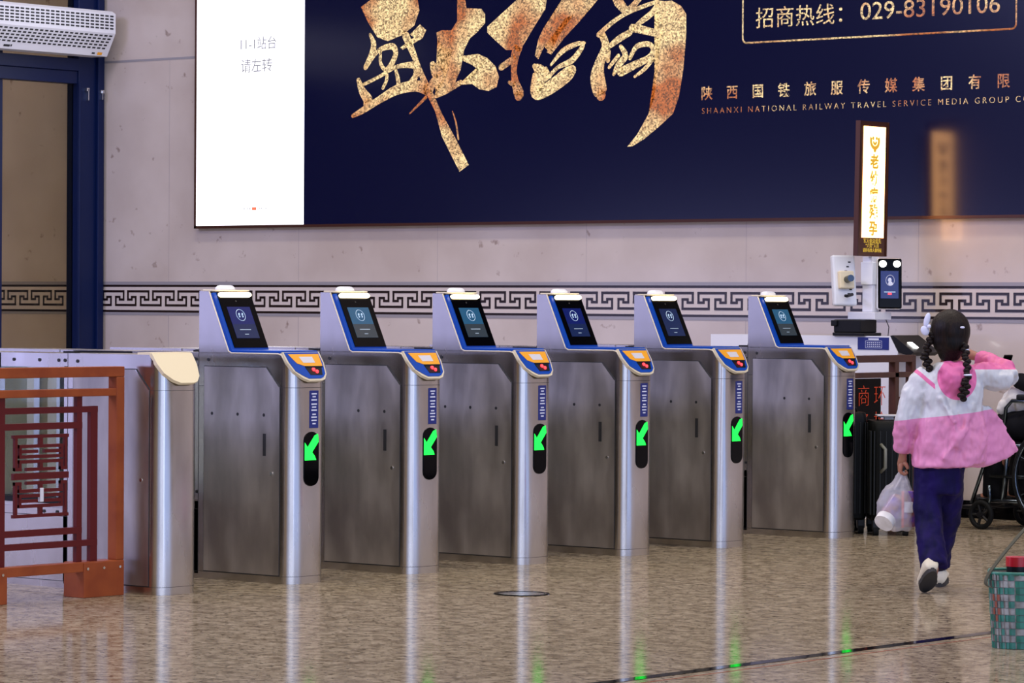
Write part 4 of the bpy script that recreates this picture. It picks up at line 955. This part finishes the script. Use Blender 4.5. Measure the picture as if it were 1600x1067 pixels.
# hair: cap drawn into two bunches
g = MB(); g.ell((hx, hy-.010, hz+.014), (.086, .090, .094), 26, 18).ell((hx-.002, hy-.035, hz-.030), (.076, .062, .070), 22, 14).ell((hx-.004, hy-.03, hz-.085), (.050, .042, .035), 16, 10)
hr = g.build('hair', 'hair', gr); remesh(hr, .008, 4)
def braid(pts, rads, name='braid'):
    g = MB()
    for (a, b_), (r0, r1) in zip(zip(pts, pts[1:]), zip(rads, rads[1:])):
        a = Vector(a); b_ = Vector(b_); n_ = max(2, int((b_-a).length/.012))
        for k in range(n_):
            t_ = k/n_; r_ = r0+(r1-r0)*t_; c = a.lerp(b_, t_); sgn = 1 if k % 2 else -1
            g.ell((c.x+sgn*r_*.25, c.y, c.z), (r_*.85, r_, .013), 10, 8)
    return g.build(name, 'hair', hr, smooth=True)
braid([(-.062, -.01, 1.085), (-.088, -.02, 1.03), (-.092, -.02, .985), (-.080, -.03, .93), (-.072, -.03, .90)], [.020, .018, .024, .018, .008])
braid([(.062, -.05, 1.045), (.070, -.085, .985), (.072, -.115, .92), (.064, -.125, .88), (.052, -.125, .83), (.046, -.12, .80)], [.020, .018, .016, .022, .024, .012])
for c in ((.066, -.062, 1.020), (.072, -.118, .915)):
    MB().ell(c, (.019, .019, .006), 12, 8).build('hair_tie', 'pinkribbon', hr, smooth=True)
MB().ell((.052, -.085, 1.115), (.010, .006, .005), 8, 6).build('hair_clip', 'pinkribbon', hr, smooth=True)
g = MB(); g.ell((-.090, -.022, 1.145), (.013, .008, .032), 12, 8, Matrix.Rotation(.25, 3, 'Y')).ell((-.098, -.022, 1.100), (.018, .008, .022), 12, 8, Matrix.Rotation(-.5, 3, 'Y')).ell((-.082, -.03, 1.118), (.009, .009, .009), 8, 6)
g.build('ribbon', 'pinkribbon', hr, smooth=True)
# jacket
g = MB()
def jr(z, x0, x1, cy, ry, tilt=0., p=2.5):
    cx, rx = (x0+x1)/2, (x1-x0)/2; out = []
    for x, y, zz in ring(cx, cy, z, rx, ry, 36, p): out.append((x, y, zz+max(0, x-.08)*tilt))
    return out
g.loft([jr(.522, -.148, .165, .0, .105, .30), jr(.60, -.142, .168, .0, .105, .22), jr(.70, -.130, .158, 0, .102, .08), jr(.80, -.118, .150, 0, .095), jr(.87, -.112, .152, 0, .088), jr(.915, -.100, .142, 0, .075), jr(.950, -.065, .100, .0, .058), jr(.972, -.040, .068, .005, .045)])
g.tube([(-.075, 0, .915), (-.115, 0, .880), (-.150, -.01, .80), (-.172, -.01, .73), (-.182, .005, .66), (-.183, .02, .600), (-.184, .025, .577)], [.050, .056, .054, .052, .046, .040, .026], 16)
g.tube([(.10, 0, .905), (.16, 0, .915), (.22, .01, .900), (.272, .02, .893)], [.052, .056, .058, .046], 16)
g.tube([(.272, .02, .893), (.25, .07, .930), (.20, .12, .960), (.150, .165, .985)], [.046, .050, .044, .032], 16)
# hood folded on the back
g.ell((.028, -.078, .895), (.066, .040, .062), 18, 12).ell((.026, -.055, .940), (.082, .055, .030), 18, 10)
g.tube([(-.04, -.095, .82), (.02, -.112, .72), (.04, -.108, .60)], [.010, .018, .010], 8).tube([(.10, -.085, .80), (.06, -.108, .68), (-.03, -.112, .56)], [.008, .016, .010], 8).tube([(.13, -.05, .76), (.15, -.07, .66), (.12, -.085, .56)], [.010, .018, .012], 8)
# blown-out right front panel
def slab(P_, th):
    n_ = (Vector(P_[1])-Vector(P_[0])).cross(Vector(P_[2])-Vector(P_[0])).normalized()*th/2
    g.prism(list(range(len(P_))), None, None) if False else None
    a = [g.bm.verts.new(Vector(p)+n_) for p in P_]; b_ = [g.bm.verts.new(Vector(p)-n_) for p in P_]
    g.f(a); g.f(b_[::-1]); k_ = len(P_)
    for i in range(k_): g.f([a[i], b_[i], b_[(i+1) % k_], a[(i+1) % k_]])
slab([(.130, .03, .80), (.185, .05, .775), (.235, .065, .715), (.318, .085, .590), (.25, .05, .556), (.10, .03, .525)], .022)
slab([(.130, -.01, .77), (.170, .03, .78), (.25, .05, .70), (.300, .07, .588), (.20, .03, .535), (.08, .0, .520)], .024)
jk = g.build('windbreaker', 'jacket', gr); remesh(jk, .0075, 5, (.024, .06))
# trousers
g = MB(); g.loft([ring(-.032, 0, .60, .100, .075, 24), ring(-.034, 0, .52, .108, .082, 24), ring(-.034, 0, .45, .108, .085, 24), ring(-.034, 0, .41, .098, .080, 24)])
g.tube([(-.080, 0, .48), (-.084, -.03, .36), (-.078, -.06, .28), (-.072, -.12, .18), (-.072, -.165, .108)], [.062, .060, .058, .058, .058], 18)
g.tube([(.014, 0, .48), (.014, .05, .36), (.012, .10, .28), (-.006, .145, .17), (-.012, .175, .095)], [.062, .060, .056, .052, .050], 18)
remesh(g.build('trousers', 'trouser', gr), .0075, 5, (.020, .06))
def shoe(mtx):
    g = MB(); R_ = []
    for y, w_, h_ in ((-.085, .018, .030), (-.075, .030, .060), (-.045, .034, .068), (0, .034, .055), (.04, .038, .040), (.075, .034, .030), (.095, .018, .018)):
        R_.append([(w_*math.cos(2*PI*k/16), y, .012+h_*.5+h_*.5*math.sin(2*PI*k/16)) for k in range(16)])
    g.loft(R_); o = g.build('shoe', 'shoe', gr, smooth=True)
    s = MB(); pts = [(.034*math.sin(2*PI*k/24)*(1.1 if math.cos(2*PI*k/24) > 0 else .95), .092*math.cos(2*PI*k/24)+.004) for k in range(24)]
    s.prism(pts, lambda u, v: (u, v, .0), lambda u, v: (u, v, .018)); so = s.build('sole', 'sole', o)
    o.matrix_local = mtx; return o
shoe(Matrix.Translation((-.092, -.175, .052)) @ Matrix.Rotation(.12, 4, 'Z') @ Matrix.Rotation(-.58, 4, 'X'))
shoe(Matrix.Translation((.004, .225, .013)) @ Matrix.Rotation(-.15, 4, 'Z') @ Matrix.Rotation(.12, 4, 'X'))

# her plastic bag
cb = thing('carrier_bag', 'white translucent plastic carrier bag hanging from the girl\'s left hand', 'bag', (GL[0], GL[1], 0), GR)
g = MB()
g.loft([ring(-.185, .035, .505, .012, .010, 20), ring(-.190, .035, .470, .030, .016, 20), ring(-.200, .030, .430, .060, .035, 20), ring(-.215, .02, .37, .082, .055, 20), ring(-.215, .02, .31, .078, .060, 20), ring(-.200, .02, .268, .062, .050, 20), ring(-.19, .02, .250, .035, .030, 20)])
remesh(g.build('bag_film', 'bagw', cb), .007, 2, (.022, .05))
for dx in (-.018, .022):
    strap([(-.178, .030, .500), (-.182+dx*.6, .032, .470), (-.188+dx*1.6, .035, .425)], (.0, .024, 0), .003, 'bagw', cb, 'bag_handle')
g = MB().tube([(-.262, -.02, .292), (-.195, .06, .375)], .040, 20); rl = g.build('tub', 'bagfill', None, smooth='auto'); dv = (Vector((-.195, .06, .375))-Vector((-.262, -.02, .292))).normalized()
g = MB().cyl(Vector((-.262, -.02, .292))-dv*.012, Vector((-.262, -.02, .292))+dv*.020, .0425, 24); g.build('tub_lid', 'whitecloth', rl, smooth='auto')
rl.matrix_world = Matrix.Translation(GL) @ Matrix.Rotation(GR, 4, 'Z'); tag(rl, 'purple-brown tub with a white round end tilted inside the plastic carrier bag', 'tub')
g = MB().box((-.185, -.005, .268), (-.132, .045, .420), .004); pk = g.build('snack_packet', 'bagfill')
pk.matrix_world = Matrix.Translation(GL) @ Matrix.Rotation(GR, 4, 'Z'); tag(pk, 'purple-brown packet standing upright inside the plastic carrier bag', 'packet')
MB().box((-.178, -.0065, .330), (-.142, -.005, .375)).build('packet_label', 'greyl', pk); MB().box((-.190, -.0075, .265), (-.180, -.001, .42)).build('packet_edge', 'red_strip', pk)
